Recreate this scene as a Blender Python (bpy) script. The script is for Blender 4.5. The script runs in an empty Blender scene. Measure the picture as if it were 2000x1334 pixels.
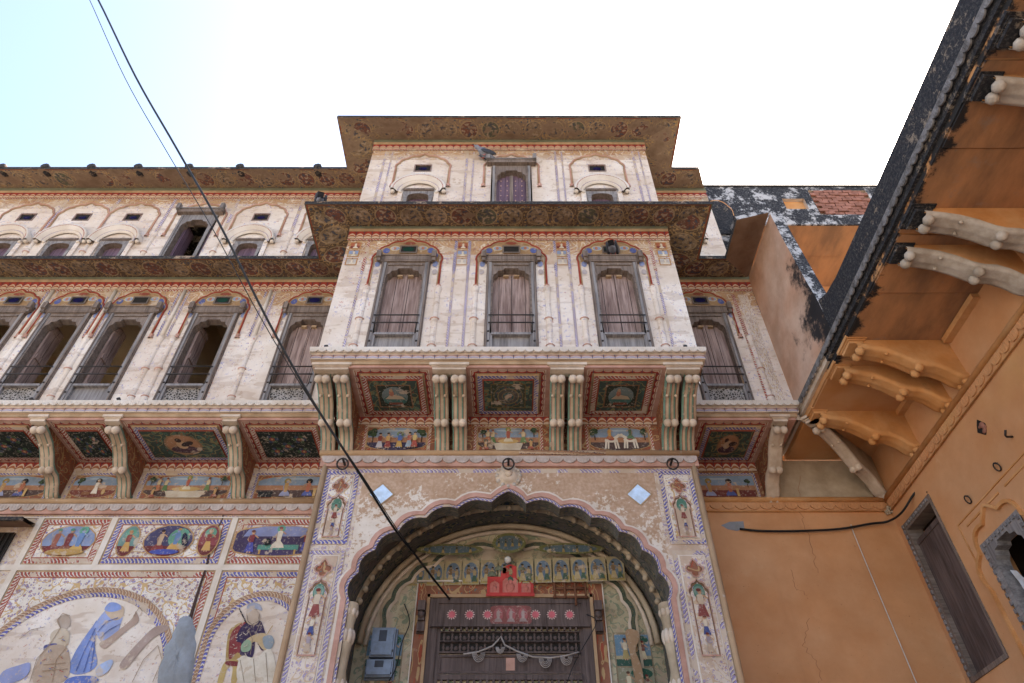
import bpy, bmesh, math, random
from mathutils import Vector, Matrix
random.seed(7)
# ---------------------------------------------------------------- camera, sky, sun
H = 1.6                       # eye height; heights below are written relative to the eye
TH = math.radians(44.6); FPX = 1333.0
sc = bpy.context.scene
cam_d = bpy.data.cameras.new('camera'); cam = bpy.data.objects.new('camera', cam_d)
sc.collection.objects.link(cam); sc.camera = cam
cam.location = (0, 0, H); cam.rotation_euler = (math.pi/2 + TH, 0, 0)
cam_d.sensor_width = 36; cam_d.lens = 36*FPX/2000; cam_d.clip_end = 2000; cam_d.clip_start = .05
SUN_EL, SUN_AZ = math.radians(52), math.radians(48)      # behind the mansion, to the right
world = bpy.data.worlds.new('World'); sc.world = world; world.use_nodes = True
wn = world.node_tree; bg = wn.nodes['Background']
sky = wn.nodes.new('ShaderNodeTexSky'); sky.sky_type = 'NISHITA'; sky.sun_disc = False
sky.sun_elevation = SUN_EL; sky.sun_rotation = SUN_AZ
sky.air_density = 1.0; sky.dust_density = 3.4; sky.ozone_density = 1.0
wn.links.new(sky.outputs[0], bg.inputs[0]); bg.inputs[1].default_value = 0.15
sun_d = bpy.data.lights.new('sun', 'SUN'); sun_d.energy = 5.0; sun_d.angle = math.radians(.5); sun_d.color = (1, .95, .86)
sun = bpy.data.objects.new('sun', sun_d); sc.collection.objects.link(sun)
sdir = Vector((math.sin(SUN_AZ)*math.cos(SUN_EL), math.cos(SUN_AZ)*math.cos(SUN_EL), math.sin(SUN_EL)))
sun.rotation_euler = sdir.to_track_quat('Z', 'Y').to_euler(); sun.location = (0, 0, 30)
sc.view_settings.view_transform = 'Standard'; sc.view_settings.look = 'None'
sc.view_settings.gamma = 1; sc.view_settings.exposure = 1.95
# ---------------------------------------------------------------- helpers
def P(px, py, Y):            # photo pixel on the plane y = Y -> (x, height above eye)
    u = (px-1000)/FPX; v = (667-py)/FPX; t = Y/(math.cos(TH)-v*math.sin(TH))
    return u*t, (math.sin(TH)+v*math.cos(TH))*t
def PX(px, py, X):           # photo pixel on the plane x = X -> (y, height above eye)
    u = (px-1000)/FPX; v = (667-py)/FPX; t = X/u
    return (math.cos(TH)-v*math.sin(TH))*t, (math.sin(TH)+v*math.cos(TH))*t
def PT(px, py, Y):
    x, z = P(px, py, Y); return Vector((x, Y, z))
def lin(c):
    if isinstance(c, str):
        c = tuple(int(c[i:i+2], 16)/255 for i in (1, 3, 5))
        return tuple(v/12.92 if v < .04045 else ((v+.055)/1.055)**2.4 for v in c)
    return c
class E:                     # a shader socket with arithmetic
    def __init__(s, nt, sock): s.nt, s.k = nt, sock
    def m(s, op, *a):
        n = s.nt.nodes.new('ShaderNodeMath'); n.operation = op
        for i, x in enumerate((s,)+a):
            if isinstance(x, E): s.nt.links.new(x.k, n.inputs[i])
            else: n.inputs[i].default_value = x
        return E(s.nt, n.outputs[0])
    def __add__(s, o): return s.m('ADD', o)
    def __sub__(s, o): return s.m('SUBTRACT', o)
    def __mul__(s, o): return s.m('MULTIPLY', o)
    def __truediv__(s, o): return s.m('DIVIDE', o)
    __radd__ = __add__; __rmul__ = __mul__
    def __rsub__(s, o): return (s*-1)+o
    def fr(s): return s.m('FRACT')
    def ab(s): return s.m('ABSOLUTE')
    def fl(s): return s.m('FLOOR')
    def lt(s, o): return s.m('LESS_THAN', o)
    def gt(s, o): return s.m('GREATER_THAN', o)
    def mx(s, o): return s.m('MAXIMUM', o)
    def mn(s, o): return s.m('MINIMUM', o)
    def sm(s, a, b):         # smooth ramp from a to b
        n = s.nt.nodes.new('ShaderNodeMapRange'); n.interpolation_type = 'SMOOTHSTEP'
        s.nt.links.new(s.k, n.inputs[0]); n.inputs[1].default_value = a; n.inputs[2].default_value = b
        return E(s.nt, n.outputs[0])
class Sh:
    def __init__(s, name, rough=.88):
        s.mat = bpy.data.materials.new(name); s.mat.use_nodes = True; s.nt = s.mat.node_tree
        s.b = s.nt.nodes['Principled BSDF']; s.b.inputs['Roughness'].default_value = rough
        s.b.inputs['Specular IOR Level'].default_value = .25
        s.geo = s.nt.nodes.new('ShaderNodeNewGeometry')
    def uv(s):
        n = s.nt.nodes.new('ShaderNodeUVMap'); x = s.nt.nodes.new('ShaderNodeSeparateXYZ')
        s.nt.links.new(n.outputs[0], x.inputs[0]); return E(s.nt, x.outputs[0]), E(s.nt, x.outputs[1])
    def pos(s):
        x = s.nt.nodes.new('ShaderNodeSeparateXYZ'); s.nt.links.new(s.geo.outputs['Position'], x.inputs[0])
        return [E(s.nt, x.outputs[i]) for i in range(3)]
    def vec(s, x, y, z=0.0):
        n = s.nt.nodes.new('ShaderNodeCombineXYZ')
        for i, q in enumerate((x, y, z)):
            if isinstance(q, E): s.nt.links.new(q.k, n.inputs[i])
            else: n.inputs[i].default_value = q
        return n.outputs[0]
    def noise(s, scale, detail=3.0, vec=None, rough=.55):
        n = s.nt.nodes.new('ShaderNodeTexNoise'); n.inputs['Scale'].default_value = scale
        n.inputs['Detail'].default_value = detail; n.inputs['Roughness'].default_value = rough
        s.nt.links.new(vec if vec is not None else s.geo.outputs['Position'], n.inputs['Vector'])
        return E(s.nt, n.outputs[0])
    def voro(s, scale, vec=None, feature='F1'):
        n = s.nt.nodes.new('ShaderNodeTexVoronoi'); n.inputs['Scale'].default_value = scale; n.feature = feature
        s.nt.links.new(vec if vec is not None else s.geo.outputs['Position'], n.inputs['Vector'])
        if feature != 'F1': return E(s.nt, n.outputs[0]), None
        x = s.nt.nodes.new('ShaderNodeSeparateXYZ'); s.nt.links.new(n.outputs['Color'], x.inputs[0])
        return E(s.nt, n.outputs[0]), E(s.nt, x.outputs[0])
    def mix(s, f, a, b, mode='MIX'):
        n = s.nt.nodes.new('ShaderNodeMix'); n.data_type = 'RGBA'; n.blend_type = mode
        for sock, q in ((n.inputs[0], f), (n.inputs[6], a), (n.inputs[7], b)):
            if isinstance(q, E): s.nt.links.new(q.k, sock)
            elif isinstance(q, bpy.types.NodeSocket): s.nt.links.new(q, sock)
            elif isinstance(q, (int, float)): sock.default_value = q
            else: sock.default_value = (*lin(q), 1)
        return n.outputs[2]
    def done(s, col, bump=None, strength=.3, dist=.01):
        if isinstance(col, bpy.types.NodeSocket): s.nt.links.new(col, s.b.inputs['Base Color'])
        else: s.b.inputs['Base Color'].default_value = (*lin(col), 1)
        if bump is not None:
            n = s.nt.nodes.new('ShaderNodeBump'); n.inputs['Strength'].default_value = strength; n.inputs['Distance'].default_value = dist
            s.nt.links.new(bump.k, n.inputs['Height']); s.nt.links.new(n.outputs[0], s.b.inputs['Normal'])
        return s.mat
    def grime(s, col, lo=.72, sc_=2.2):
        n = s.noise(sc_, 6, rough=.65)
        return s.mix(n.sm(.3, .7), s.mix(1.0, col, (lo, lo*.93, lo*.85), 'MULTIPLY'), col)
M = {}
BARE = (.50, .40, .31)
def worn(s, col, amount, bare=BARE, scale=5):       # paint flaked off in patches
    n = s.noise(scale, 8, rough=.7)
    return s.mix(n.sm(amount-.03, amount+.03), bare, col)
# ---- plain plasters
def m_whitewash():
    s = Sh('faded_whitewash'); x, y, z = s.pos()
    c = s.mix(s.noise(1.3, 5).sm(.35, .7), (.69, .62, .555), (.58, .485, .41))
    blk = s.noise(1, 2, s.vec(x*2.6, y*2.6, z*9))
    c = s.mix(blk.sm(.56, .61)*.6, c, (.47, .375, .31))
    keep = s.noise(2.2, 4).sm(.38, .55)
    sp = s.noise(26, 4, rough=.7)
    c = s.mix(sp.gt(.615)*keep*.7, c, (.22, .22, .42))
    sp2 = s.noise(31, 4, s.vec(x+7, y, z+3), .7)
    c = s.mix(sp2.gt(.635)*keep*.7, c, (.42, .13, .09))
    sp3 = s.noise(14, 5, s.vec(x-4, y, z+9), .75)
    c = s.mix(sp3.gt(.61)*.6, c, (.40, .29, .22))
    streak = s.noise(1, 4, s.vec(x*9, y*9, z*.7))
    c = s.mix(streak.sm(.58, .75)*.35, c, (.42, .34, .28))
    return s.done(s.grime(c, .84), s.noise(30, 4), .25, .006)
M['white'] = m_whitewash()
def m_simple(name, col, lo=.75, sc_=3, rough=.88, bs=40, bst=.2):
    s = Sh(name, rough); return s.done(s.grime(s.mix(0, col, col), lo, sc_), s.noise(bs, 4), bst, .005)
M['cream'] = m_simple('cream_stucco', (.58, .47, .37), .7, 5)
M['trim'] = m_simple('pale_trim', (.62, .55, .48), .8)
M['rose'] = m_simple('rose_stucco', (.47, .27, .21), .7, 6)
M['ochre'] = m_simple('ochre_line', (.40, .275, .165), .65, 6)
M['green'] = m_simple('faded_green_line', (.18, .19, .13), .7, 6)
M['dkred'] = m_simple('dark_red_line', (.30, .055, .035), .7, 6)
M['brown'] = m_simple('brown_soffit', (.20, .115, .07), .65, 4)
M['plain_beige'] = m_simple('bare_beige_plaster', (.46, .36, .25), .6, 2.5)
M['room'] = m_simple('room_plaster', (.62, .51, .36), .85, 1.5)
def m_orange():
    s = Sh('orange_limewash', .85)
    c = s.mix(s.noise(.9, 5, rough=.6).sm(.35, .68), (.55, .265, .115), (.58, .32, .165))
    c = s.mix(s.noise(1.6, 6, rough=.7).sm(.58, .72)*.7, c, (.60, .38, .22))
    c = s.mix(s.noise(.7, 4, s.vec(*[q+5 for q in s.pos()])).sm(.56, .7)*.5, c, (.58, .34, .13))
    c = s.mix(s.noise(55, 2).gt(.74)*.7, c, (.22, .10, .05))
    x, y, z = s.pos()
    st = s.noise(1, 5, s.vec(x*5, y*5, z*.5), .6)
    c = s.mix(st.sm(.56, .8)*.35, c, (.40, .19, .09))
    return s.done(s.grime(c, .82, 1.3), s.noise(22, 5), .25, .006)
M['orange'] = m_orange()
def m_orange_sooty():          # black mould spreading down from the terrace kerb
    s = Sh('mould_stained_orange', .85); x, y, z = s.pos()
    c = s.mix(s.noise(1.4, 5).sm(.35, .68), (.56, .33, .22), (.60, .42, .32))
    n = s.noise(3.5, 7, rough=.7)
    c = s.mix((n+(y-4.55).ab()*-.5+(z-6.75).ab()*-.22+.32).sm(.5, .68), c, (.025, .023, .025))
    return s.done(s.grime(c, .7, 2), s.noise(22, 5), .3, .006)
M['wing'] = m_orange_sooty()
def m_mould(name, lo, hi, cover):
    s = Sh(name, .92)
    n = s.noise(4, 9, rough=.75); n2 = s.noise(38, 5, rough=.8)
    c = s.mix(n2.sm(.45, .68), (.018, .018, .021), lo)
    c = s.mix((n+n2*.25-.12).sm(cover, cover+.09), c, hi)
    return s.done(c, n2+n, .5, .012)
M['mould'] = m_mould('black_mould_plaster', (.075, .068, .065), (.24, .185, .135), .555)
M['mould2'] = m_mould('mottled_mould_plaster', (.11, .105, .105), (.44, .42, .41), .505)
M['mouldcap'] = m_simple('mouldy_shell_rim', (.22, .205, .20), .35, 14)
def m_stone():
    s = Sh('stained_stone_slab', .8); x, y, z = s.pos()
    n = s.noise(1, 6, s.vec(x*3, y*1.1, z*3), .65)
    c = s.mix(n.sm(.3, .7), (.22, .12, .065), (.46, .225, .10))
    c = s.mix(s.noise(5, 7, rough=.7).sm(.56, .72)*.6, c, (.27, .20, .15))
    rim = (s.noise(5, 7, rough=.7)+(x-3.05)*-1.6+.20).sm(.5, .62)*x.lt(3.6)*x.gt(2.9)*z.lt(7)
    c = s.mix(rim, c, (.022, .02, .02))
    return s.done(c, n, .4, .02)
M['stone'] = m_stone()
def m_edge():                  # orange soffit, mould creeping in from the rim
    s = Sh('rim_mould_orange', .85); x, y, z = s.pos()
    n = s.noise(5, 7, rough=.7)
    c = s.mix(s.noise(2.2, 6).sm(.35, .7), (.46, .21, .075), (.52, .28, .13))
    c = s.mix((n+(x-3.05)*-1.6+.22+(y-4.9).sm(0, .6)*-.5).sm(.5, .62), c, (.022, .02, .02))
    return s.done(c, n, .4, .01)
M['edge'] = m_edge()
def m_orange_glow():
    s = Sh('orange_bracket_paint', .8)
    c = s.mix(s.noise(2.2, 6, rough=.65).sm(.35, .7), (.56, .255, .085), (.60, .34, .155))
    c = s.mix(s.noise(6, 7, rough=.7).sm(.6, .72)*.5, c, (.30, .15, .07))
    return s.done(s.grime(c, .75, 3), s.noise(18, 5), .3, .008)
M['orange_br'] = m_orange_glow()
M['bare_br'] = m_simple('bare_grey_stucco', (.46, .40, .34), .65, 7)
# ---- painted ornament
def floral(name, ground, c1, c2, c3, wear=.36, sc_=17, bare=BARE):
    s = Sh(name); u, v = s.uv(); w = s.noise(9, 2)
    vec = s.vec(u+w*.05, v+w*.05)
    d, r = s.voro(sc_, vec)
    c = s.mix(d.lt(.42)*r.gt(.35), ground, c1)
    c = s.mix((d-.30).ab().lt(.07)*r.gt(.2), c, c2)
    c = s.mix(d.lt(.13), c, c3)
    d2, r2 = s.voro(sc_*2.6, vec)
    c = s.mix(d2.lt(.30)*r2.gt(.55), c, c2)
    c = s.mix(d2.lt(.26)*r2.lt(.25), c, c3)
    sw = s.noise(5.5, 1, vec)
    c = s.mix(((sw*6).fr()-.5).ab().lt(.085), c, c1)
    return s.done(s.grime(worn(s, c, wear, bare), .75, 3))
BL, RD, OC, WH = (.12, .12, .36), (.34, .07, .055), (.52, .32, .12), (.66, .60, .53)
M['fl_orange'] = floral('orange_floral_fresco', (.46, .30, .175), (.60, .52, .43), (.30, .13, .09), (.14, .14, .25), .42, 26)
M['fl_white'] = floral('speckled_floral_fresco', WH, (.52, .36, .18), (.22, .18, .36), (.38, .13, .10), .36, 27)
M['fl_pale'] = floral('worn_floral_fresco', (.60, .51, .43), (.53, .40, .28), (.33, .27, .38), (.42, .23, .18), .46, 24, (.50, .38, .29))
M['fl_dark'] = floral('dark_green_floral_fresco', (.045, .065, .055), (.20, .17, .08), (.06, .13, .10), (.23, .06, .04), .30, 14, (.16, .12, .09))
M['fl_rust'] = floral('rust_floral_fresco', (.24, .10, .06), (.40, .26, .13), (.30, .07, .04), (.12, .14, .13), .34, 15, (.33, .21, .14))
M['fl_tym'] = floral('faded_green_ochre_fresco', (.43, .37, .25), (.22, .25, .17), (.34, .28, .19), (.42, .32, .17), .45, 16, (.42, .33, .24))
M['fl_vault'] = floral('dark_vault_fresco', (.13, .115, .10), (.05, .07, .06), (.22, .18, .12), (.05, .06, .14), .34, 7, (.19, .155, .12))  # dark colours for the vault pattern and the arch reveal
def m_petal(name, base, arc, mid, per=.085):
    s = Sh(name); u, v = s.uv()
    p = (u/per).fr()-.5; h = 1.0-p*p*2.6; d = v/h
    c = s.mix(d.lt(1.05), tuple(q*.75 for q in base), base)
    c = s.mix(d.lt(.66), c, arc); c = s.mix(d.lt(.48), c, mid); c = s.mix(d.lt(.25), c, arc)
    c = s.mix(p.ab().gt(.47), c, (.05, .05, .10))
    return s.done(s.grime(worn(s, c, .34, (.42, .28, .2)), .75, 3))
M['petal'] = m_petal('red_petal_band', (.33, .05, .035), (.60, .49, .40), (.36, .14, .07), .095)
M['petal_b'] = m_petal('blue_petal_band', (.36, .22, .18), (.60, .50, .42), (.14, .13, .32), .11)
def m_leaf(name, col, wear=.44, per=.038, ground=(.57, .50, .44)):
    s = Sh(name); u, v = s.uv()
    k = v*v*.9
    j = s.noise(45, 3); t = ((u+k*.05+j*.035)/per).fr()
    c = s.mix(t.lt(.30+j*.45), ground, col); c = s.mix((t-.55).ab().lt(.07), c, (.10, .06, .07))
    c = s.mix((v-.5).ab().gt(.43), c, (.40, .26, .15))
    return s.done(s.grime(worn(s, c, wear), .78, 3))
M['leaf_blue'] = m_leaf('blue_leaf_border', BL)
M['leaf_red'] = m_leaf('red_leaf_border', RD)
M['leaf_worn'] = m_leaf('worn_leaf_border', (.28, .24, .42), .47)
M['rope'] = m_leaf('twisted_rope_moulding', (.34, .20, .12), .35, .035, (.50, .37, .26))
def m_scroll(name, ground, wear=.33):
    s = Sh(name); u, v = s.uv(); per = .30
    cu = ((u/per).fr()-.5)*per; cell = (u/per).fl()
    r = (cu*cu+((v-.5)*.36)*((v-.5)*.36)).m('SQRT')
    rnd = s.nt.nodes.new('ShaderNodeTexWhiteNoise'); rnd.noise_dimensions = '1D'; s.nt.links.new(cell.k, rnd.inputs['W'])
    rv = E(s.nt, rnd.outputs['Value'])
    w = s.noise(13, 2, s.vec(u, v*.36))
    c = s.mix(((w*5).fr()-.5).ab().lt(.13), ground, (.42, .28, .13))
    d2, r2 = s.voro(24, s.vec(u, v*.36)); c = s.mix(d2.lt(.3)*r2.gt(.6), c, (.08, .10, .13))
    inside = s.mix(rv.gt(.5), (.20, .085, .06), (.13, .13, .085)); inside = s.mix(rv.gt(.55), inside, (.27, .19, .115))
    bl = s.noise(22, 2, s.vec(u, v*.36)); inside = s.mix(bl.gt(.57), inside, (.38, .29, .20)); inside = s.mix(bl.lt(.43), inside, (.085, .085, .10))
    c = s.mix(r.lt(.118), c, inside)
    c = s.mix((r-.122).ab().lt(.007), c, (.38, .275, .155))
    c = s.mix((v-.5).ab().gt(.44), c, (.26, .07, .04)); c = s.mix((v-.5).ab().gt(.475), c, (.10, .11, .07))
    return s.done(s.grime(worn(s, c, wear, (.36, .255, .175), 3.5), .5, 3.5))
M['scroll'] = m_scroll('medallion_scroll_soffit', (.25, .175, .12), .49)
M['scroll2'] = m_scroll('dark_medallion_scroll_soffit', (.145, .10, .07), .40)
def m_paint():
    s = Sh('fresco_paint'); a = s.nt.nodes.new('ShaderNodeVertexColor'); a.layer_name = 'Col'
    hs = s.nt.nodes.new('ShaderNodeHueSaturation'); hs.inputs['Saturation'].default_value = .88; hs.inputs['Value'].default_value = .9
    s.nt.links.new(a.outputs[0], hs.inputs['Color']); c = hs.outputs[0]; n = s.noise(38, 4, rough=.7)
    c = s.mix(n.sm(.54, .68)*.6, c, (.45, .38, .32))
    c = s.mix(s.noise(7, 6, rough=.7).sm(.58, .63)*.8, c, BARE)
    return s.done(s.grime(c, .75, 4))
M['paint'] = m_paint()
def m_flaky():
    s = Sh('flaking_porch_whitewash'); x, y, z = s.pos()
    n = s.noise(15, 9, rough=.75); big = s.noise(2.4, 4)
    k = n*.7+big*.4+(z-4.8)*-.20
    c = s.mix(s.noise(30, 3).sm(.4, .65), (.40, .27, .18), (.48, .34, .25))
    c = s.mix(k.sm(.52, .56), c, (.63, .555, .48))
    return s.done(s.grime(c, .8, 3), k, .5, .008)
M['flaky'] = m_flaky()
M['shellpaint'] = m_simple('grey_rose_shell_paint', (.47, .40, .37), .7, 8)
def m_teal():
    s = Sh('teal_and_cream_bracket_paint'); u, v = s.uv()
    k = (v*3.0).fr()
    c = s.mix(k.lt(.42), (.50, .38, .27), (.14, .23, .18)); c = s.mix((k-.42).ab().lt(.06), c, (.30, .10, .06))
    c = s.mix(s.noise(9, 7, rough=.75).sm(.54, .66), c, (.45, .345, .26))
    return s.done(s.grime(c, .68, 5), s.noise(30, 3), .25, .006)
M['teal'] = m_teal()
# ---- wood, metal, small things
def m_wood(name, a, b, plank=.0, rough=.8):
    s = Sh(name, rough); u, v = s.uv()
    g = s.noise(1, 6, s.vec(u*38, v*2.2), .65); big = s.noise(1, 3, s.vec(u*7, v*1.6))
    c = s.mix((g*.7+big*.5).sm(.42, .78), a, b)
    c = s.mix(s.noise(1, 3, s.vec(u*90, v*3)).sm(.62, .7)*.7, c, tuple(q*.3 for q in a))
    if plank: c = s.mix(((u/plank).fr()-.5).ab().gt(.475), c, tuple(q*.25 for q in a))
    return s.done(c, g, .5, .006)
M['wood_grey'] = m_wood('weathered_grey_wood', (.12, .105, .10), (.27, .245, .235))
M['wood_brown'] = m_wood('weathered_brown_shutter', (.14, .085, .07), (.36, .26, .225), .145)
M['wood_dark'] = m_wood('dark_door_wood', (.055, .037, .032), (.125, .09, .08))
M['wood_frame'] = m_wood('carved_brown_frame_wood', (.10, .072, .058), (.215, .165, .135))
M['plum'] = m_wood('plum_painted_shutter', (.10, .06, .085), (.17, .11, .145), .09)
def m_lattice():
    s = Sh('carved_lattice_wood'); u, v = s.uv()
    d, r = s.voro(34, s.vec(u, v), 'DISTANCE_TO_EDGE')
    c = s.mix(d.lt(.13), (.05, .045, .04), (.33, .30, .28)); return s.done(s.grime(c, .7, 5), d, .8, .01)
M['lattice'] = m_lattice()
def flat(name, col, rough=.6, metal=0.0):
    s = Sh(name, rough); s.b.inputs['Metallic'].default_value = metal
    return s.done(s.grime(s.mix(0, col, col), .75, 12))
M['iron'] = flat('rusty_dark_iron', (.035, .028, .026), .6)
M['rust'] = flat('rusty_rack_iron', (.16, .07, .04), .8)
M['black'] = flat('black_cable_rubber', (.012, .012, .013), .5)
M['wirewhite'] = flat('white_wire', (.62, .58, .52), .6)
M['dark'] = flat('dark_interior', (.02, .017, .015), .9)  # near-black colour stands in for the shade inside openings and hollows
M['lip'] = m_mould('sooty_eave_edge', (.10, .08, .06), (.28, .20, .14), .55)
M['bluegl'] = flat('blue_glass', (.010, .010, .055), .15)
M['greengl'] = flat('green_glass', (.012, .045, .035), .15)
M['mirror'] = flat('mirror_tile', (.62, .72, .82), .25, .3)
M['meter'] = flat('blue_grey_painted_steel', (.23, .27, .34), .45, .2)
M['meterwin'] = flat('meter_window', (.05, .045, .05), .2)
M['redpaint'] = flat('vermilion_plaque', (.48, .055, .05), .75)
M['redpaint2'] = flat('faded_vermilion_relief', (.50, .17, .14), .8)
M['pink'] = flat('pink_rosette_paint', (.55, .14, .17), .85)
M['palepink'] = flat('pale_rosette_petals', (.52, .36, .34), .85)
M['rag'] = flat('grey_rope', (.33, .29, .27), .9)
M['cloth'] = flat('white_cloth', (.60, .60, .62), .9)
M['bulb'] = flat('white_bulb_glass', (.80, .80, .78), .2)
M['cement'] = m_simple('grey_cement', (.27, .29, .32), .75, 5, .95, 25, .8)
M['hair'] = flat('hairline_crack', (.30, .14, .07), .95)
M['crack'] = flat('crack_shadow_earth', (.06, .035, .03), .95)
M['brick'] = m_simple('old_red_brick', (.33, .145, .10), .55, 9)
M['brickjoint'] = m_simple('brick_mortar', (.24, .17, .13), .7)
M['pigeon'] = flat('pigeon_grey_feathers', (.19, .20, .24), .7)
M['pigeondark'] = flat('pigeon_dark_feathers', (.045, .05, .065), .6)
M['pigeonfoot'] = flat('pigeon_pink_feet', (.38, .12, .10), .7)
def m_ground():
    s = Sh('sandy_street', .95)
    c = s.mix(s.noise(.5, 8, rough=.65).sm(.35, .7), (.33, .285, .235), (.40, .35, .29))
    return s.done(c, s.noise(12, 6), .4, .02)
M['ground'] = m_ground()
# ---------------------------------------------------------------- mesh building
class Plane:                 # a drawing plane: origin, right, up; normal points at the viewer
    def __init__(s, O, U, V): s.O, s.U, s.V = Vector(O), Vector(U), Vector(V); s.N = s.U.cross(s.V)
    def p(s, a, b, off=0.0): return s.O+s.U*a+s.V*b+s.N*off
def front(Y): return Plane((0, Y, 0), (1, 0, 0), (0, 0, 1))            # faces the street, coords (x, height)
def under(Z): return Plane((0, 0, Z), (1, 0, 0), (0, -1, 0))           # faces down, coords (x, -y)
def side(X): return Plane((X, 0, 0), (0, -1, 0), (0, 0, 1))            # faces -x, coords (-y, height)
class MB:
    def __init__(s): s.v, s.f, s.uv, s.m, s.c, s.sm = [], [], [], [], [], []
    def face(s, pts, m, uv=None, col=None, smooth=False):
        i = len(s.v); pts = [Vector(p) for p in pts]; s.v += pts; s.f.append(list(range(i, i+len(pts))))
        if uv is None:
            e = (pts[1]-pts[0]).normalized(); n = e.cross(pts[-1]-pts[0])
            w = n.cross(e).normalized() if n.length > 1e-12 else Vector((0, 0, 1))
            uv = [(p.dot(e), p.dot(w)) for p in pts]
        s.uv.append(uv); s.m.append(m); s.c.append(col or (1, 1, 1)); s.sm.append(smooth); return s
    def box(s, x0, x1, y0, y1, z0, z1, m, bottom=None):
        a = [Vector((x, y, z)) for z in (z0, z1) for y in (y0, y1) for x in (x0, x1)]
        s.face([a[0], a[1], a[5], a[4]], m)      # front (-y)
        s.face([a[3], a[2], a[6], a[7]], m); s.face([a[2], a[0], a[4], a[6]], m); s.face([a[1], a[3], a[7], a[5]], m)
        s.face([a[4], a[5], a[7], a[6]], m); s.face([a[2], a[3], a[1], a[0]], bottom or m); return s
    def slab(s, pl, a0, a1, b0, b1, d0, d1, m):   # box on a plane, from offset d0 to d1
        q = [pl.p(a, b, d) for d in (d0, d1) for (a, b) in ((a0, b0), (a1, b0), (a1, b1), (a0, b1))]
        s.face(q[4:8], m)
        for i in range(4):
            j = (i+1) % 4; s.face([q[i], q[j], q[4+j], q[4+i]], m)
        return s
    def rect(s, pl, a0, a1, b0, b1, m, off=0.0, col=None):
        return s.face([pl.p(a0, b0, off), pl.p(a1, b0, off), pl.p(a1, b1, off), pl.p(a0, b1, off)], m, None, col)
    def strip(s, A, B, C, D, m):                 # A->B one edge, D->C the other; uv: metres along, 0..1 across
        A, B, C, D = map(Vector, (A, B, C, D)); L = (B-A).length; d = (B-A).normalized()
        e = (D-A).dot(d); g = (C-A).dot(d)
        return s.face([A, B, C, D], m, [(0, 0), (L, 0), (g, 1), (e, 1)])
    def hstrip(s, pl, a0, a1, b0, b1, m, off=0.0): return s.strip(pl.p(a0, b0, off), pl.p(a1, b0, off), pl.p(a1, b1, off), pl.p(a0, b1, off), m)
    def framed(s, pl, a0, a1, b0, b1, bands, m, off=0.0):   # nested frames, each (width, material, step)
        for w, mm, st in bands:
            o = [(a0, b0), (a1, b0), (a1, b1), (a0, b1)]; i = [(a0+w, b0+w), (a1-w, b0+w), (a1-w, b1-w), (a0+w, b1-w)]
            for k in range(4):
                j = (k+1) % 4
                s.strip(pl.p(*o[k], off), pl.p(*o[j], off), pl.p(*i[j], off), pl.p(*i[k], off), mm)
            a0, b0 = i[0]; a1, b1 = i[2]
            if st:
                for k in range(4):
                    j = (k+1) % 4; s.face([pl.p(*i[k], off), pl.p(*i[j], off), pl.p(*i[j], off+st), pl.p(*i[k], off+st)], mm)
                off += st
        s.rect(pl, a0, a1, b0, b1, m, off); s.inner = (a0, a1, b0, b1, off); return s
    def poly(s, pl, pts, m, off=0.0, col=None): return s.face([pl.p(a, b, off) for a, b in pts], m, None, col)
    def band(s, pl, inner, outer, m, off=0.0, off2=None, closed=False, smooth=False):  # ribbon between two outlines
        n = len(inner); L = 0
        for i in range(n if closed else n-1):
            j = (i+1) % n; a, b = pl.p(*inner[i], off), pl.p(*inner[j], off)
            c, d = pl.p(*outer[j], off if off2 is None else off2), pl.p(*outer[i], off if off2 is None else off2)
            l = (b-a).length; s.face([a, b, c, d], m, [(L, 0), (L+l, 0), (L+l, 1), (L, 1)], None, smooth); L += l
        return s
    def tube(s, pts, r, m, n=6, smooth=True):
        pts = [Vector(p) for p in pts]; rings = []; rs = r if isinstance(r, (list, tuple)) else [r]*len(pts)
        up = Vector((.31, .17, .93))
        for i, p in enumerate(pts):
            d = (pts[min(i+1, len(pts)-1)]-pts[max(i-1, 0)]).normalized(); a = d.cross(up)
            if a.length < .05: a = d.cross(Vector((1, 0, 0)))
            a.normalize(); b = a.cross(d)
            rings.append([p+(a*math.cos(k*6.28318/n)+b*math.sin(k*6.28318/n))*rs[i] for k in range(n)])
        for i in range(len(pts)-1):
            for k in range(n):
                j = (k+1) % n; s.face([rings[i][k], rings[i][j], rings[i+1][j], rings[i+1][k]], m, None, None, smooth)
        s.face(rings[0][::-1], m); s.face(rings[-1], m); return s
    def lathe(s, c, prof, m, n=10, axis=(0, 0, 1), smooth=True):    # prof: (radius, distance along axis)
        ax = Vector(axis).normalized(); a = ax.orthogonal().normalized(); b = ax.cross(a); c = Vector(c)
        R = [[c+ax*h+(a*math.cos(k*6.28318/n)+b*math.sin(k*6.28318/n))*r for k in range(n)] for r, h in prof]
        for i in range(len(R)-1):
            for k in range(n):
                j = (k+1) % n; s.face([R[i][k], R[i][j], R[i+1][j], R[i+1][k]], m, None, None, smooth)
        return s
    def ball(s, c, r, m, n=8, sc3=(1, 1, 1)):
        i0 = len(s.v); s.lathe((0, 0, 0), [(max(.001, math.sin(t*math.pi/6))*r, -math.cos(t*math.pi/6)*r) for t in range(7)], m, n)
        for i in range(i0, len(s.v)): s.v[i] = Vector(c)+Vector([s.v[i][k]*sc3[k] for k in range(3)])
        return s
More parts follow.
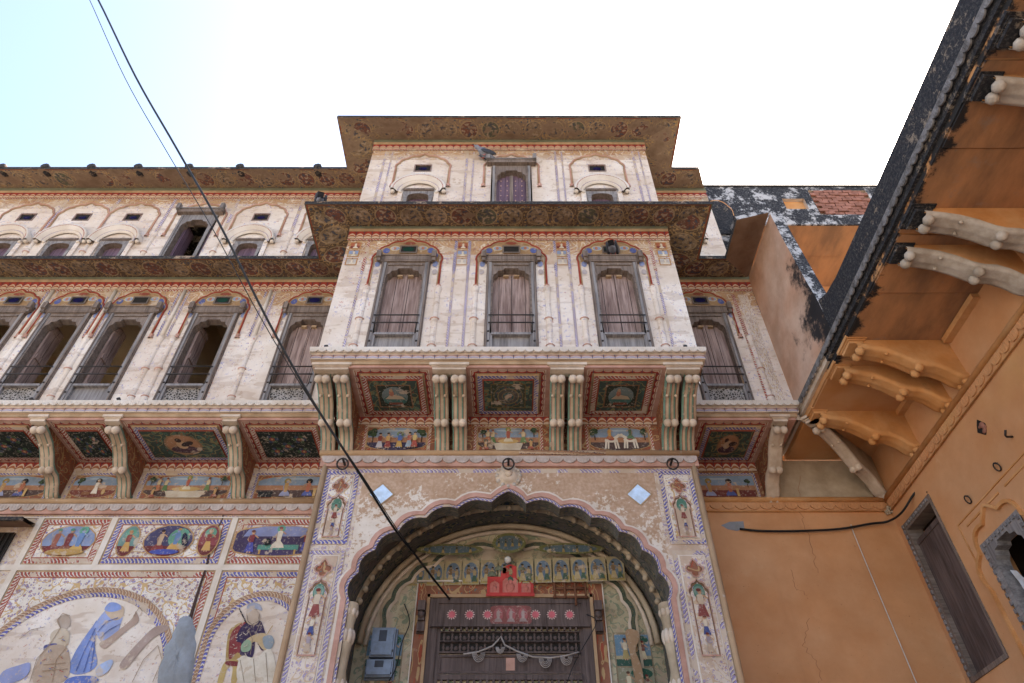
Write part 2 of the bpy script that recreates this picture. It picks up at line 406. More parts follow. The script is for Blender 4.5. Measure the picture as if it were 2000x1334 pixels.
    def mesh(s, name, local=False):
        me = bpy.data.meshes.new(name); dz = 0 if local else H
        me.from_pydata([(p.x, p.y, p.z+dz) for p in s.v], [], s.f)
        names = list(dict.fromkeys(s.m))
        for k in names: me.materials.append(M[k])
        idx = {k: i for i, k in enumerate(names)}
        me.polygons.foreach_set('material_index', [idx[k] for k in s.m]); me.polygons.foreach_set('use_smooth', s.sm)
        ul = me.uv_layers.new(name='UVMap'); ul.data.foreach_set('uv', [q for f in s.uv for p in f for q in p])
        if 'paint' in idx:
            ca = me.color_attributes.new('Col', 'FLOAT_COLOR', 'CORNER')
            ca.data.foreach_set('color', [q for f, c in zip(s.f, s.c) for _ in f for q in (*c, 1)])
        me.update()
        if any(s.sm):
            bm = bmesh.new(); bm.from_mesh(me); bmesh.ops.remove_doubles(bm, verts=bm.verts, dist=1e-5); bm.to_mesh(me); bm.free()
        return me
    def build(s, name, parent=None, local=False, loc=None): return link(name, s.mesh(name, local), parent, loc)
def link(name, me, parent=None, loc=None, rot=None):
    o = bpy.data.objects.new(name, me); sc.collection.objects.link(o)
    if loc is not None: o.location = (loc[0], loc[1], loc[2]+H)
    if rot is not None: o.rotation_euler = rot
    if parent is not None:
        o.parent = parent
        o.matrix_parent_inverse = world_mat(parent).inverted()
    return o
def world_mat(o):
    m = Matrix.LocRotScale(o.location, o.rotation_euler, o.scale)
    return (world_mat(o.parent) @ o.matrix_parent_inverse @ m) if o.parent else m
def empty(name, loc, parent=None): return link(name, None, parent, loc)
def tag(o, label, cat=None, group=None, kind=None):
    if label: o['label'] = label
    if cat: o['category'] = cat
    if group: o['group'] = group
    if kind: o['kind'] = kind
    return o
# ---------------------------------------------------------------- outlines
def arc_pts(c0, c1, sag, n):         # arc from c0 to c1 bulging to the left of the direction c0->c1
    (x0, y0), (x1, y1) = c0, c1; dx, dy = x1-x0, y1-y0; L = math.hypot(dx, dy); nx, ny = -dy/L, dx/L
    return [(x0+dx*t+nx*sag*4*t*(1-t)*L, y0+dy*t+ny*sag*4*t*(1-t)*L) for t in [i/n for i in range(n)]]
def cusped(cx, hw, z0, zs, za, foils=4, sag=.22, n=5, point=.03, power=1.0):
    # left foot (cx-hw,z0) up to the spring zs, foils to the apex za, and down the right side
    top = [(cx-hw*math.cos(math.pi*i/(2*foils+1)), zs+(za-zs)*max(0.0, math.sin(math.pi*i/(2*foils+1)))**power) for i in range(2*foils+2)]
    out = [(cx-hw, z0)]
    for i in range(len(top)-1):
        seg = arc_pts(top[i], top[i+1], sag, n if i != foils else n*2)
        if i == foils: seg = [(x, z+point*max(0, 1-abs(x-cx)/(hw*.16))) for x, z in seg]
        out += seg
    return out+[top[-1], (cx+hw, z0)]
def grow(pts, d, cx, cz):            # push an outline outwards from a centre
    o = []
    for x, z in pts:
        l = math.hypot(x-cx, z-cz) or 1; o.append((x+(x-cx)/l*d, z+(z-cz)/l*d))
    return o
def to_rect(pts, cx, cz, a0, a1, b0, b1):    # project outline points from (cx,cz) onto a rectangle
    o = []
    for x, z in pts:
        dx, dz = x-cx, z-cz; t = 1e9
        if dx > 1e-9: t = min(t, (a1-cx)/dx)
        if dx < -1e-9: t = min(t, (a0-cx)/dx)
        if dz > 1e-9: t = min(t, (b1-cz)/dz)
        if dz < -1e-9: t = min(t, (b0-cz)/dz)
        o.append((cx+dx*t, cz+dz*t))
    return o
def with_corners(pts, cx, cz, a0, a1, b0, b1):   # add outline points on the rays to the rectangle's upper corners
    out = []
    ang = lambda p: math.atan2(p[1]-cz, p[0]-cx)
    cs = [ang((a0, b1)), ang((a1, b1))]
    for i, p in enumerate(pts):
        if i:
            q = pts[i-1]; A, B = ang(q), ang(p)
            for c in cs:
                if (A-c)*(B-c) < 0 and abs(A-B) < 1:
                    t = (c-A)/(B-A); out.append((q[0]+(p[0]-q[0])*t, q[1]+(p[1]-q[1])*t))
        out.append(p)
    return out
def hole_plate(mb, pl, outline, a0, a1, b0, b1, m, depth, mrev, mback=None, off=0.0, cz=None):
    # plate with a hole that is open at its foot; reveal of the given depth; optional back
    cx = (outline[0][0]+outline[-1][0])/2; cz = b0 if cz is None else cz
    pts = with_corners(outline, cx, cz, a0, a1, b0, b1); R = to_rect(pts, cx, cz, a0, a1, b0, b1)
    for i in range(len(pts)-1):
        mb.poly(pl, [pts[i], pts[i+1], R[i+1], R[i]][::-1], m, off)
    mb.band(pl, pts, pts, mrev, off, off-depth)
    if mback: mb.poly(pl, pts[::-1], mback, off-depth)
# ---------------------------------------------------------------- painted figures
def ell(cx, cy, rx, ry, rot=0, n=14):
    c, s_ = math.cos(rot), math.sin(rot)
    return [(cx+rx*math.cos(t)*c-ry*math.sin(t)*s_, cy+rx*math.cos(t)*s_+ry*math.sin(t)*c) for t in [k*6.28318/n for k in range(n)]]
def smooth(q, n=4):             # rounded closed outline through the given points
    o = []; L = len(q)
    for i in range(L):
        p0, p1, p2, p3 = q[i-1], q[i], q[(i+1) % L], q[(i+2) % L]
        for k in range(n):
            t = k/n; o.append(tuple(.5*(2*b+(c-a)*t+(2*a-5*b+4*c-d)*t*t+(3*b-a-3*c+d)*t**3) for a, b, c, d in zip(p0, p1, p2, p3)))
    return o
class Fresco:                # flat paint: thin coloured polygons laid over each other
    def __init__(s, pl, off=.002): s.pl, s.off, s.mb, s.k = pl, off, MB(), 0
    def a(s, pts, col):
        s.k += 1; s.mb.poly(s.pl, pts, 'paint', s.off+s.k*.0005, lin(col)); return s
    def e(s, cx, cy, rx, ry, col, rot=0): return s.a(ell(cx, cy, rx, ry, rot), col)
    def r(s, x0, x1, y0, y1, col): return s.a([(x0, y0), (x1, y0), (x1, y1), (x0, y1)], col)
    def person(s, x, y, h, robe, top, head='#6b2a20', skin='#b98a63', face=1, seated=False, halo=None):
        u = h/7.0
        if halo: s.e(x, y+h-u*.7, u*1.25, u*1.25, halo)
        if seated:
            s.a([(x-u*2.0, y), (x+u*2.1, y), (x+u*1.5, y+u*1.3), (x+u*.7, y+u*2.2), (x-u*.8, y+u*2.2), (x-u*1.7, y+u*1.1)], robe)
            b = y+u*1.6
        else:
            s.a([(x-u*1.25, y+u*.4), (x+u*1.35, y+u*.3), (x+u*.55, y+u*3.6), (x-u*.55, y+u*3.6)], robe)
            s.r(x-u*.5, x-u*.1, y, y+u*.5, skin).r(x+u*.2, x+u*.6, y, y+u*.5, skin); b = y+u*3.2
        t = y+h-u*1.45
        s.a([(x-u*.6, b), (x+u*.6, b), (x+u*.8, t-u*.2), (x+u*.35, t), (x-u*.35, t), (x-u*.8, t-u*.2)], top)
        s.a([(x+face*u*.6, t-u*.4), (x+face*u*1.7, t-u*1.2), (x+face*u*1.9, t-u*.9), (x+face*u*.7, t)], skin)
        s.a([(x-face*u*.75, t-u*.3), (x-face*u*1.2, t-u*1.5), (x-face*u*.5, b), (x-face*u*.9, t-u*1.4)], skin)
        s.e(x+face*u*.08, y+h-u*.85, u*.48, u*.62, skin); s.e(x-face*u*.1, y+h-u*.42, u*.58, u*.42, head)
        s.e(x+face*u*.32, y+h-u*.85, u*.07, u*.06, '#20120e'); return s
    def line(s, pts, w, col):       # a brush stroke
        for (x0, y0), (x1, y1) in zip(pts, pts[1:]):
            l = math.hypot(x1-x0, y1-y0) or 1; nx, ny = -(y1-y0)/l*w/2, (x1-x0)/l*w/2
            s.mb.poly(s.pl, [(x0-nx, y0-ny), (x1-nx, y1-ny), (x1+nx, y1+ny), (x0+nx, y0+ny)], 'paint', s.off+(s.k+1)*.0005, lin(col))
        s.k += 1; return s
    def tree(s, x, y, h, col='#2c4030'):
        s.r(x-h*.04, x+h*.04, y, y+h*.4, '#4a3222')
        for k in range(7): s.e(x+random.uniform(-.2, .2)*h, y+h*(.5+random.uniform(0, .38)), h*.17, h*.14, col if k % 2 else '#3d5238')
        return s
    def build(s, name, parent, label=None):
        o = s.mb.build(name, parent)
        if label: o['label'] = label
        return o
# ---------------------------------------------------------------- the mansion: levels and planes
YG, YP, YU, YUS, YB, YBS = 6.5, 5.67, 5.75, 5.65, 4.95, 4.83
BX0, BX1 = -1.95, 1.87; SOF, SLT = 4.5, 4.66
WL = -9.5                                             # how far the left wing runs on
Z1a, Z1b, Z1i, Z1o = 6.60, 6.73, 6.82, 6.67           # band and eave over the first upper storey
Z2a, Z2b, Z2i, Z2o = 8.68, 8.79, 8.90, 8.75           # the same over the second
EV = .45
ground = MB().face([(-150, -150, -1.6), (150, -150, -1.6), (150, 150, -1.6), (-150, 150, -1.6)], 'ground').build('ground')
tag(ground, 'sandy street in front of the mansion', kind='structure')
hv = empty('painted_mansion', (0, YG, -1.6))
tag(hv, 'tall frescoed mansion with projecting central bay, bracketed balconies and cusped archway', 'building')
def grid_wall(mb, pl, a0, a1, zones, holes, depth, mrev):
    xs = sorted({a0, a1, *[h[0] for h in holes], *[h[1] for h in holes]})
    zs = sorted({z for q in zones for z in q[:2]} | {h[2] for h in holes} | {h[3] for h in holes})
    for i in range(len(xs)-1):
        for j in range(len(zs)-1):
            cx, cz = (xs[i]+xs[i+1])/2, (zs[j]+zs[j+1])/2
            if any(h[0] < cx < h[1] and h[2] < cz < h[3] for h in holes): continue
            m = next((q[2] for q in zones if q[0] < cz < q[1]), None)
            if m: mb.rect(pl, xs[i], xs[i+1], zs[j], zs[j+1], m)
    for x0, x1, z0, z1 in holes:
        o = [(x0, z0), (x0, z1), (x1, z1), (x1, z0)]; mb.band(pl, o, o, mrev, 0, -depth, True)
# columns of windows: (centre, open?) per wing
LCOL = [(-7.05, 1), (-6.25, 1), (-5.44, 1), (-4.66, 1), (-3.63, 1), (-2.475, 0)]
RCOL = [(2.36, 0)]
BCOL = [-1.21, -.008, 1.157]
L3 = [(-7.0, 0), (-6.2, 0), (-5.47, 0), (-4.5, 1), (-3.62, 0), (-2.62, 0)]
def hole2(c): return (c-.28, c+.28, SLT+.01, 6.15)
def hole3(c, d=0): return (c-.27, c+.27, 6.95, 8.22) if d else (c-.19, c+.19, 6.95, 7.64)
def vent2(c): return (c-.105, c+.105, 6.31, 6.45)
def vent3(c): return (c-.12, c+.12, 8.10, 8.28)
ZON2 = [(SOF, 6.12, 'white'), (6.12, 6.30, 'fl_pale'), (6.30, Z1i, 'fl_orange')]
ZON3 = [(Z1i, 8.40, 'white'), (8.40, 8.52, 'fl_pale'), (8.52, Z2i, 'fl_orange')]
# ---- walls
w = MB()
grid_wall(w, front(YU), WL, BX0, ZON2+ZON3, [hole2(c) for c, _ in LCOL]+[vent2(c) for c, _ in LCOL]+[hole3(c, d) for c, d in L3]+[vent3(c) for c, d in L3 if not d], .2, 'plain_beige')
wall_l = w.build('wing_wall', hv); wall_l['label'] = 'long left wing wall with faded whitewash and orange floral tops'
w = MB()
grid_wall(w, front(YU), BX1, 3.07, ZON2, [hole2(c) for c, _ in RCOL]+[vent2(c) for c, _ in RCOL], .2, 'plain_beige')
grid_wall(w, front(YU), BX1, 2.92, ZON3, [hole3(2.33), vent3(2.33)], .2, 'plain_beige')
w.face([(2.92, YU, Z1o-.2), (2.92, 8, Z1o-.2), (2.92, 8, Z2i), (2.92, YU, Z2i)], 'mould2')
w.build('wing_wall', hv)
w = MB()
grid_wall(w, front(YB), BX0, BX1, ZON2, [hole2(c) for c in BCOL]+[vent2(c) for c in BCOL], .2, 'plain_beige')
grid_wall(w, front(YB), BX0, BX1, ZON3, [hole3(BCOL[0]), hole3(BCOL[1], 1), hole3(BCOL[2]), vent3(BCOL[0]), vent3(BCOL[2])], .2, 'plain_beige')
for x in (BX0, BX1):
    w.face([(x, YB, SOF), (x, YU+.3, SOF), (x, YU+.3, Z2i), (x, YB, Z2i)], 'white')
w.rect(front(YB+.27), BX0+.02, BX1-.02, SLT, Z2i, 'dark'); w.build('bay_wall', hv)  # black sheet added behind the openings to stop light leaking through
w = MB()                                              # ground storey left of the porch, up to the balcony soffit
w.rect(front(YG), WL, -1.8, -1.6, SOF, 'fl_pale'); w.build('ground_wall', hv)
# ---- rooms behind the open windows, roofs
r = MB()
for z0, z1 in ((SLT, 6.8), (6.86, 8.9)):
    for (x0, x1) in ((WL, -6.65), (-6.63, -4.12), (-4.10, BX0-.02)):
        grid_wall(r, front(8.4), x0, x1, [(z0, z1, 'room')], [(x0+(x1-x0)*k_/6+.1, x0+(x1-x0)*(k_+1)/6-.1, z0+.25, z0+1.55) for k_ in (0, 2, 4)], .2, 'room'); r.rect(under(z1-.02), x0, x1, -8.4, -YU-.2, 'room')
        r.face([(x0, YU+.2, z0), (x1, YU+.2, z0), (x1, 8.4, z0), (x0, 8.4, z0)], 'room')
        for x in (x0, x1): r.face([(x, YU+.2, z0), (x, 8.4, z0), (x, 8.4, z1), (x, YU+.2, z1)], 'room')
        for k in range(3):
            xx = x0+(x1-x0)*(2*k+1.5)/6; pts = [(xx-.3, z0)]+[(xx-.3*math.cos(t*math.pi/8), z0+1.0+.3*math.sin(t*math.pi/8)) for t in range(9)]+[(xx+.3, z0)]
            r.poly(front(8.39), pts[::-1], 'plain_beige')
r.build('room_interior', hv)
r = MB(); r.box(WL, 2.92, YU+.02, 8.6, Z2i-.03, Z2i+.12, 'mould2'); r.box(BX0+.01, BX1-.01, YB+.02, YU+.02, Z2i-.03, Z2i+.12, 'mould2')
r.box(WL, WL+.1, YU+.02, 11, -1.6, Z2i-.04, 'plain_beige'); r.box(WL+.1, 2.9, 10.9, 11, -1.6, Z2i-.04, 'plain_beige')
r.build('roof', hv)
# ---- eaves (chajja): painted sloping soffit, sooty lip, petal band below
def eave(mb, segs, zi, zo, m, th=.055):
    for (ia, ib, oa, ob) in segs:                      # inner edge a->b, outer edge a->b, as (x, y)
        A, B = Vector((*ia, zi)), Vector((*ib, zi)); C, D = Vector((*ob, zo)), Vector((*oa, zo))
        mb.strip(A, B, C, D, m); up = Vector((0, 0, th))
        mb.face([D, C, C+up, D+up], 'lip'); mb.face([D+up, C+up, B+up*1.6, A+up*1.6], 'mould')
def band_strip(mb, segs, za, zb, zi, off=.018):
    for (a, b, n) in segs:
        a, b, n = Vector((*a, 0)), Vector((*b, 0)), Vector((*n, 0)); z = lambda p, h, k=1: p+n*off*k+Vector((0, 0, h))
        mb.strip(z(a, za), z(b, za), z(b, zb), z(a, zb), 'petal')
        mb.face([z(a, za, 0), z(b, za, 0), z(b, za), z(a, za)], 'ochre')
        mb.strip(z(a, za-.035, .5), z(b, za-.035, .5), z(b, za, .5), z(a, za, .5), 'leaf_red')
        mb.face([z(a, zb), z(b, zb), z(b, zb+.03, 2), z(a, zb+.03, 2)], 'ochre'); mb.face([z(a, zb+.03, 2), z(b, zb+.03, 2), z(b, zi+.01, 2), z(a, zi+.01, 2)], 'green')
e_ = EV; XR = 3.07
for zi, zo, za, zb, m, nm in ((Z1i, Z1o, Z1a, Z1b, 'scroll2', 1), (Z2i, Z2o, Z2a, Z2b, 'scroll', 2)):
    b = MB(); eave(b, [((BX0, YB), (BX1, YB), (BX0-e_, YB-e_), (BX1+e_, YB-e_)), ((BX0, YU), (BX0, YB), (BX0-e_, YU-e_), (BX0-e_, YB-e_)),
                       ((BX1, YB), (BX1, YU), (BX1+e_, YB-e_), (BX1+e_, YU-e_))], zi, zo, m)
    band_strip(b, [((BX0-.015, YB), (BX1+.015, YB), (0, -1))], za, zb, zi); b.build('bay_eave', hv)
    b = MB(); eave(b, [((WL, YU), (BX0, YU), (WL, YU-e_), (BX0-e_, YU-e_))], zi, zo, m)
    band_strip(b, [((WL, YU), (BX0, YU), (0, -1))], za, zb, zi)
    o = b.build('wing_eave', hv)
    b = MB()
    if nm == 1:
        eave(b, [((BX1, YU), (XR, YU), (BX1+e_, YU-e_), (XR-.42, YU-e_))], zi, zo, m); eave(b, [((XR, YU), (XR, 4.72), (XR-.42, YU-e_), (XR-.42, 4.72))], zi, zo, 'brown')
        b.face([(XR, 4.72, zi), (XR-.42, 4.72, zo), (XR-.42, 4.72, zo+.06), (XR, 4.72, zi+.09)], 'mould2')
        band_strip(b, [((BX1, YU), (XR, YU), (0, -1))], za, zb, zi)
    else:
        eave(b, [((BX1, YU), (2.92, YU), (BX1+e_, YU-e_), (2.72, YU-e_))], zi, zo, m)
        b.face([(2.92, YU, zi), (2.72, YU-e_, zo), (2.72, YU-e_, zo+.06), (2.92, YU, zi+.09)], 'mould2')
        band_strip(b, [((BX1, YU), (2.92, YU), (0, -1))], za, zb, zi)
    b.build('wing_eave', hv)
tile = MB().lathe((0, 0, 0), [(.001, -.09), (.06, -.09), (.07, 0), (.05, .07), (.001, .09)], 'lip', 8, (0, 1, 0)).mesh('eave_tile', True)
for px in (8, 92, 182, 273, 372, 471, 622):
    x, z = P(px, 331, YU-e_+.06); link('eave_tile', tile, hv, (x, YU-e_+.08, Z2o+.075))
# ---- balcony slabs, with shell-edged rims
shell = MB(); R_ = .043
pts = [(-R_, .03), (-R_, 0)]+[(-R_*math.cos(t*math.pi/6), -R_*.85*math.sin(t*math.pi/6)) for t in range(1, 6)]+[(R_, 0), (R_, .03)]
pl0 = Plane((0, 0, 0), (1, 0, 0), (0, 0, 1))
def shell_mesh(name, sx, m, th=.014):
    b = MB(); q = [(x*sx, z*sx) for x, z in pts]; b.poly(pl0, q[::1], m, th)
    for i in range(len(q)): b.poly(pl0, [q[i], q[(i+1) % len(q)]], m) if 0 else b.face([pl0.p(*q[i], 0), pl0.p(*q[(i+1) % len(q)], 0), pl0.p(*q[(i+1) % len(q)], th), pl0.p(*q[i], th)], m)
    k = [(0, -.0)]; 
    for t in (-.5, 0, .5): b.slab(pl0, (t-.05)*R_*sx, (t+.05)*R_*sx, -R_*.55*sx, .02*sx, th, th+.004, m)
    return b.mesh(name, True)
SH_W = shell_mesh('shell', .98, 'trim'); SH_B = shell_mesh('shell', 1.55, 'shellpaint'); SH_M = shell_mesh('shell', 1.1, 'mouldcap'); SH_O = shell_mesh('shell', 1.6, 'orange')
def shells(me, parent, a, b, n, rotz=0):
    for i in range(n):
        t = (i+.5)/n; link('shell', me, parent, tuple(a[k]+(b[k]-a[k])*t for k in range(3)), (0, 0, rotz))
def slab(x0, x1, yf, yb, cap, capside=True):
    b = MB()
    b.box(x0, x1, yf, yb, SLT-.035, SLT, 'trim'); b.box(x0+.02, x1-.02, yf+.02, yb, SLT-.115, SLT-.035, 'cream')
    b.hstrip(front(yf+.018), x0+.02, x1-.02, SLT-.11, SLT-.06, 'petal_b')
    b.box(x0+.045, x1-.045, yf+.045, yb, SOF, SLT-.115, 'ochre'); b.box(x0+.06, x1-.06, yf+.06, yb, SOF-.03, SOF, 'rose')
    return b.build('balcony_slab', hv)
s1 = slab(-1.985, 1.905, YBS, YP, 0); shells(SH_W, s1, (-1.985, YBS, SLT-.012), (1.905, YBS, SLT-.012), 46)
s2 = slab(WL, -1.99, YUS, YG, 0); shells(SH_W, s2, (-6.6, YUS, SLT-.012), (-1.99, YUS, SLT-.012), 55)
s3 = slab(1.91, 3.06, YUS, YG, 0); shells(SH_W, s3, (1.91, YUS, SLT-.012), (3.06, YUS, SLT-.012), 14)
# ---- porch, cornices
PX0, PX1 = -1.86, 1.81; PCX = -.03
po = MB()
ARCH = cusped(PCX, 1.35, 1.2, 2.50, 3.44, 6, .20, 5, .07, .92)
f5 = front(YP)
CORN = 3.86
hole_plate(po, f5, ARCH, PCX-1.42, PCX+1.42, 1.2, CORN, 'flaky', .16, 'fl_vault', None, 0, 2.2)
for (x0, x1) in ((PX0, PCX-1.42), (PCX+1.42, PX1)): po.rect(f5, x0, x1, -1.6, CORN, 'fl_pale')
for (x0, x1) in ((PCX-1.42, PCX-1.35), (PCX+1.35, PCX+1.42)): po.rect(f5, x0, x1, -1.6, 1.2, 'white')
for x in (PX0, PX1): po.face([(x, YP, -1.6), (x, YG, -1.6), (x, YG, SOF), (x, YP, SOF)], 'fl_pale')
po.rect(f5, PX0, PX1, CORN, SOF, 'fl_rust'); po.rect(front(YG), PX1, 2.78, CORN+.02, SOF, 'fl_rust')
porch = po.build('porch', hv); porch['label'] = 'flaking white porch front with niches either side of the cusped arch'
am = MB()                                            # moulded rim of the arch
for k, (d0, d1, m, o0) in enumerate(((0, .028, 'leaf_blue', .012), (.028, .075, 'rose', .024), (.075, .10, 'trim', .012))):
    A_, B_ = grow(ARCH, d0, PCX, 2.2), grow(ARCH, d1, PCX, 2.2); am.band(f5, A_, B_, m, o0)
    am.band(f5, B_, B_, m, o0, 0); am.band(f5, A_, A_, m, 0, o0)
am.build('arch_rim', porch)
for sx in (-1, 1):                                   # carved jamb shafts below the springing
    jb = MB(); c = (PCX+sx*1.345, YP+.07, 0)
    jb.lathe(c, [(.05, -1.6), (.05, .9), (.062, 1.0), (.045, 1.08), (.055, 1.3), (.066, 1.55), (.05, 1.72), (.064, 1.80), (.068, 1.86), (.048, 1.95), (.054, 2.10), (.064, 2.2), (.05, 2.32), (.06, 2.38), (.068, 2.46), (.064, 2.5)], 'plain_beige', 16)
    for k in range(8):
        t = k*.785; jb.ball((c[0]+math.cos(t)*.05, c[1]+math.sin(t)*.05, 2.22), .03, 'cream', 6, (1, 1, 2.2)); jb.ball((c[0]+math.cos(t)*.05, c[1]+math.sin(t)*.05, 2.42), .026, 'cream', 6, (1, 1, 1.6)); jb.ball((c[0]+math.cos(t)*.05, c[1]+math.sin(t)*.05, 1.84), .028, 'cream', 6, (1, 1, 1.8)); jb.ball((c[0]+math.cos(t)*.07, c[1]+math.sin(t)*.07, 1.6), .035, 'cream', 6, (1, 1, 2.4))
    jb.build('jamb_shaft', porch)
ped = MB()                                           # small carved boss over the arch
bx, bz = P(993, 931, YP); ped.lathe((bx, YP, bz), [(.13, 0), (.12, .02), (.09, .025), (.085, .04), (.05, .06), (.001, .065)], 'cream', 14, (0, -1, 0))
for k in range(12):
    t = k*.5236; ped.ball((bx+math.cos(t)*.11, YP-.015, bz+math.sin(t)*.12), .022, 'bare_br', 6)
ped.ball((bx, YP-.06, bz+.01), .05, 'cream', 8, (.8, .6, 1.1)); ped.build('carved_boss', porch)
for px in (745, 1248):                               # mirror diamonds
    x, z = P(px, 966, YP); d = .092; dm = MB()
    dm.framed(Plane((x, YP, z), (.7071, 0, .7071), (-.7071, 0, .7071)), -d, d, -d, d, [(.014, 'ochre', 0)], 'mirror', .006)
    dm.build('mirror_tile', porch)
def niche(parent, cx, hw, z0, zs, za, a0, a1, b0, b1, pl, foils, figs):
    b = MB(); o = cusped(cx, hw, z0, zs, za, foils, .25, 4, .02)
    if not figs: o = [(cx+hw*1.0*(.66+.42*abs(math.cos(2*t)))*math.cos(t), (z0+za)/2+hw*1.0*((.66+.42*abs(math.cos(2*t)))*math.sin(t)+(.25 if k == 6 else 0))) for k, t in [(k, -k*math.pi/12+math.pi) for k in range(24)]]
    b.band(pl, o+[o[0]], grow(o+[o[0]], .012, cx, (z0+za)/2), 'rose', .012)
    b.poly(pl, o[::-1], 'brown', .004); i = [(cx+(x-cx)*.86, z0+(z-z0)*.95) for x, z in o]
    b.poly(pl, i[::-1], 'fl_pale' if figs else 'fl_rust', .006); n = b.build('niche', parent)  # dark fill gives the flat quatrefoils the shade of a recess
    if figs:
        f = Fresco(pl, .008); h = (zs-z0)
        f.e(cx, za-(za-zs)*.75, hw*.66, (za-zs)*.6, '#4c7a66')
        f.person(cx, z0+h*.60, h*.52, '#8a3b34', '#c9b49a', halo='#6f8f80'); f.person(cx, z0+h*.30, h*.34, '#3d4a86', '#d0bfa6', face=-1); f.person(cx, z0+h*.02, h*.33, '#b49a80', '#9c8a90')
        f.build('niche_figures', n)
for sx, (a0, a1) in ((-1, (PX0+.05, PCX-1.46)), (1, (PCX+1.46, PX1-.05))):
    for (b0, b1, lb) in ((3.02, 3.80, 'leaf_blue'), (1.75, 2.96, 'leaf_worn')):
        pn = MB().framed(f5, a0, a1, b0, b1, [(.045, lb, 0), (.012, 'trim', .008)], 'fl_white' if b0 > 3 else 'fl_pale', .006)
        pnl = pn.build('pier_panel', porch); cx = (a0+a1)/2; pl = front(YP-.016)
        niche(pnl, cx, .065, b1-.245, b1-.20, b1-.12, 0, 0, 0, 0, pl, 1, False)
        niche(pnl, cx, .075, b0+.07 if b0 > 3 else b0+.3, b1-.42, b1-.30, 0, 0, 0, 0, pl, 2, True)
    b = MB(); x = PX0+.018 if sx < 0 else PX1-.018   # twisted corner roll
    b.tube([(x, YP-.01, -1.6), (x, YP-.01, CORN)], .028, 'rope', 8); b.build('corner_roll', porch)
def cornice(parent, x0, x1, Y, z, n, extra=None):
    b = MB(); b.box(x0-.03, x1+.03, Y-.07, Y, z+.10, z+.135, 'cream'); b.box(x0-.012, x1+.012, Y-.035, Y, z-.02, z+.10, 'rose')
    b.tube([(x0-.03, Y-.05, z+.12), (x1+.03, Y-.05, z+.12)], .03, 'rope', 8); b.hstrip(front(Y-.001), x0, x1, z-.08, z-.03, 'leaf_worn')
    c = b.build('cornice', parent); shells(SH_B, c, (x0, Y-.036, z+.065), (x1, Y-.036, z+.065), n); return c
cornice(hv, PX0-.02, PX1+.02, YP, CORN, 28); cornice(hv, -6.2, PX0-.03, YG, CORN-.04, 32)
# iron rings under the balcony
ring = MB(); ring.tube([(math.cos(t*.5236)*.055, -.035-.02*math.sin(t*.5236), -.045+math.sin(t*.5236)*.05) for t in range(13)], .009, 'iron', 6); ring.tube([(0, .05, 0), (0, -.05, 0)], .012, 'iron'); ring = ring.mesh('iron_ring', True)
for px in (672, 993, 1311): x, z = P(px, 903, YP-.08); link('iron_ring', ring, hv, (x, YP-.085, z))
# ---- porch vault, back wall
YV = 6.45
va = MB(); prof = [(PCX-1.42*math.cos(t*math.pi/24), 2.42+1.24*math.sin(t*math.pi/24)) for t in range(25)]
prof = [(PCX-1.42, -1.6)]+prof+[(PCX+1.42, -1.6)]
va.band(front(YP+.16), prof, prof, 'fl_vault', 0, -(YV-YP-.16)); fr = front(YP+.159)
Rr = to_rect(prof, PCX, 1, PCX-1.6, PCX+1.6, -1.6, 4.2); va.band(fr, prof, Rr, 'fl_vault', 0)
va.rect(front(YV), PCX-1.6, PCX+1.6, -1.6, 4.2, 'fl_tym'); va.build('porch_vault', porch)
for sc_, y, rr, m in ((1.0, YP+.42, .035, 'plain_beige'), (.965, YV-.05, .03, 'plain_beige'), (.93, YV-.01, .022, 'cream')):
    q = [(PCX+(x-PCX)*sc_, z if z < 0 else 2.42+(z-2.42)*sc_) for x, z in prof[1:-1]]; MB().tube([(x, y, z) for x, z in q], rr, m, 6).build('vault_rib', porch)
bead = MB().ball((0, 0, 0), .03, 'plain_beige', 6).mesh('bead', True)
for t in range(1, 32): a = t*math.pi/32; link('bead', bead, porch, (PCX-1.37*math.cos(a), YP+.36, 2.42+1.19*math.sin(a)))
fb = front(YV)
ca = cusped(PCX, 1.12, 2.2, 2.62, 3.36, 5, .18, 4, .05); cm = MB()
for d0, d1, m, o0 in ((0, .03, 'cream', .02), (.03, .075, 'fl_dark', .012), (.075, .10, 'plain_beige', .02)):
    cm.band(fb, grow(ca, d0, PCX, 2.2), grow(ca, d1, PCX, 2.2), m, o0)
cm.build('cusped_moulding', porch)
f = Fresco(fb, .004)                                 # row of little arched figure panels over the door
x0, zr0 = P(795, 1145, YV); x1, zr1 = P(1215, 1098, YV)
for i in range(12):
    a0 = x0+(x1-x0)*i/12+.006; a1 = x0+(x1-x0)*(i+1)/12-.006; cx = (a0+a1)/2; zh = zr1-zr0
    f.r(a0, a1, zr0, zr1, '#a5946c').r(a0+.01, a1-.01, zr0+.012, zr0+zh*.25, '#a08a3c').a(ell(cx, zr0+zh*.5, (a1-a0)*.42, zh*.42), '#5f7388')
    f.person(cx-.025, zr0+.02, zh*.72, '#b09a6a', '#7c5f3c', '#3c3a30', '#9a7f5c'); f.person(cx+.035, zr0+.02, zh*.62, '#48604e', '#a88f60', '#3a3030', '#9a7f5c', -1)
for x_, w_ in ((-.62, .34), (.58, .34), (PCX, .17)):
    z = zr1+.07 if x_ != PCX else zr1+.12
    f.e(x_, z, w_, .06 if x_ != PCX else .11, '#6b6a3a').e(x_, z, w_*.8, .04 if x_ != PCX else .08, '#4f6470')
    for k in range(4): f.person(x_-w_*.6+k*w_*.4, z-.045, .085, '#9a8348', '#3d4a40', '#2c2a24', '#8a7050', 1 if k % 2 else -1)
f.build('tympanum_fresco', porch)
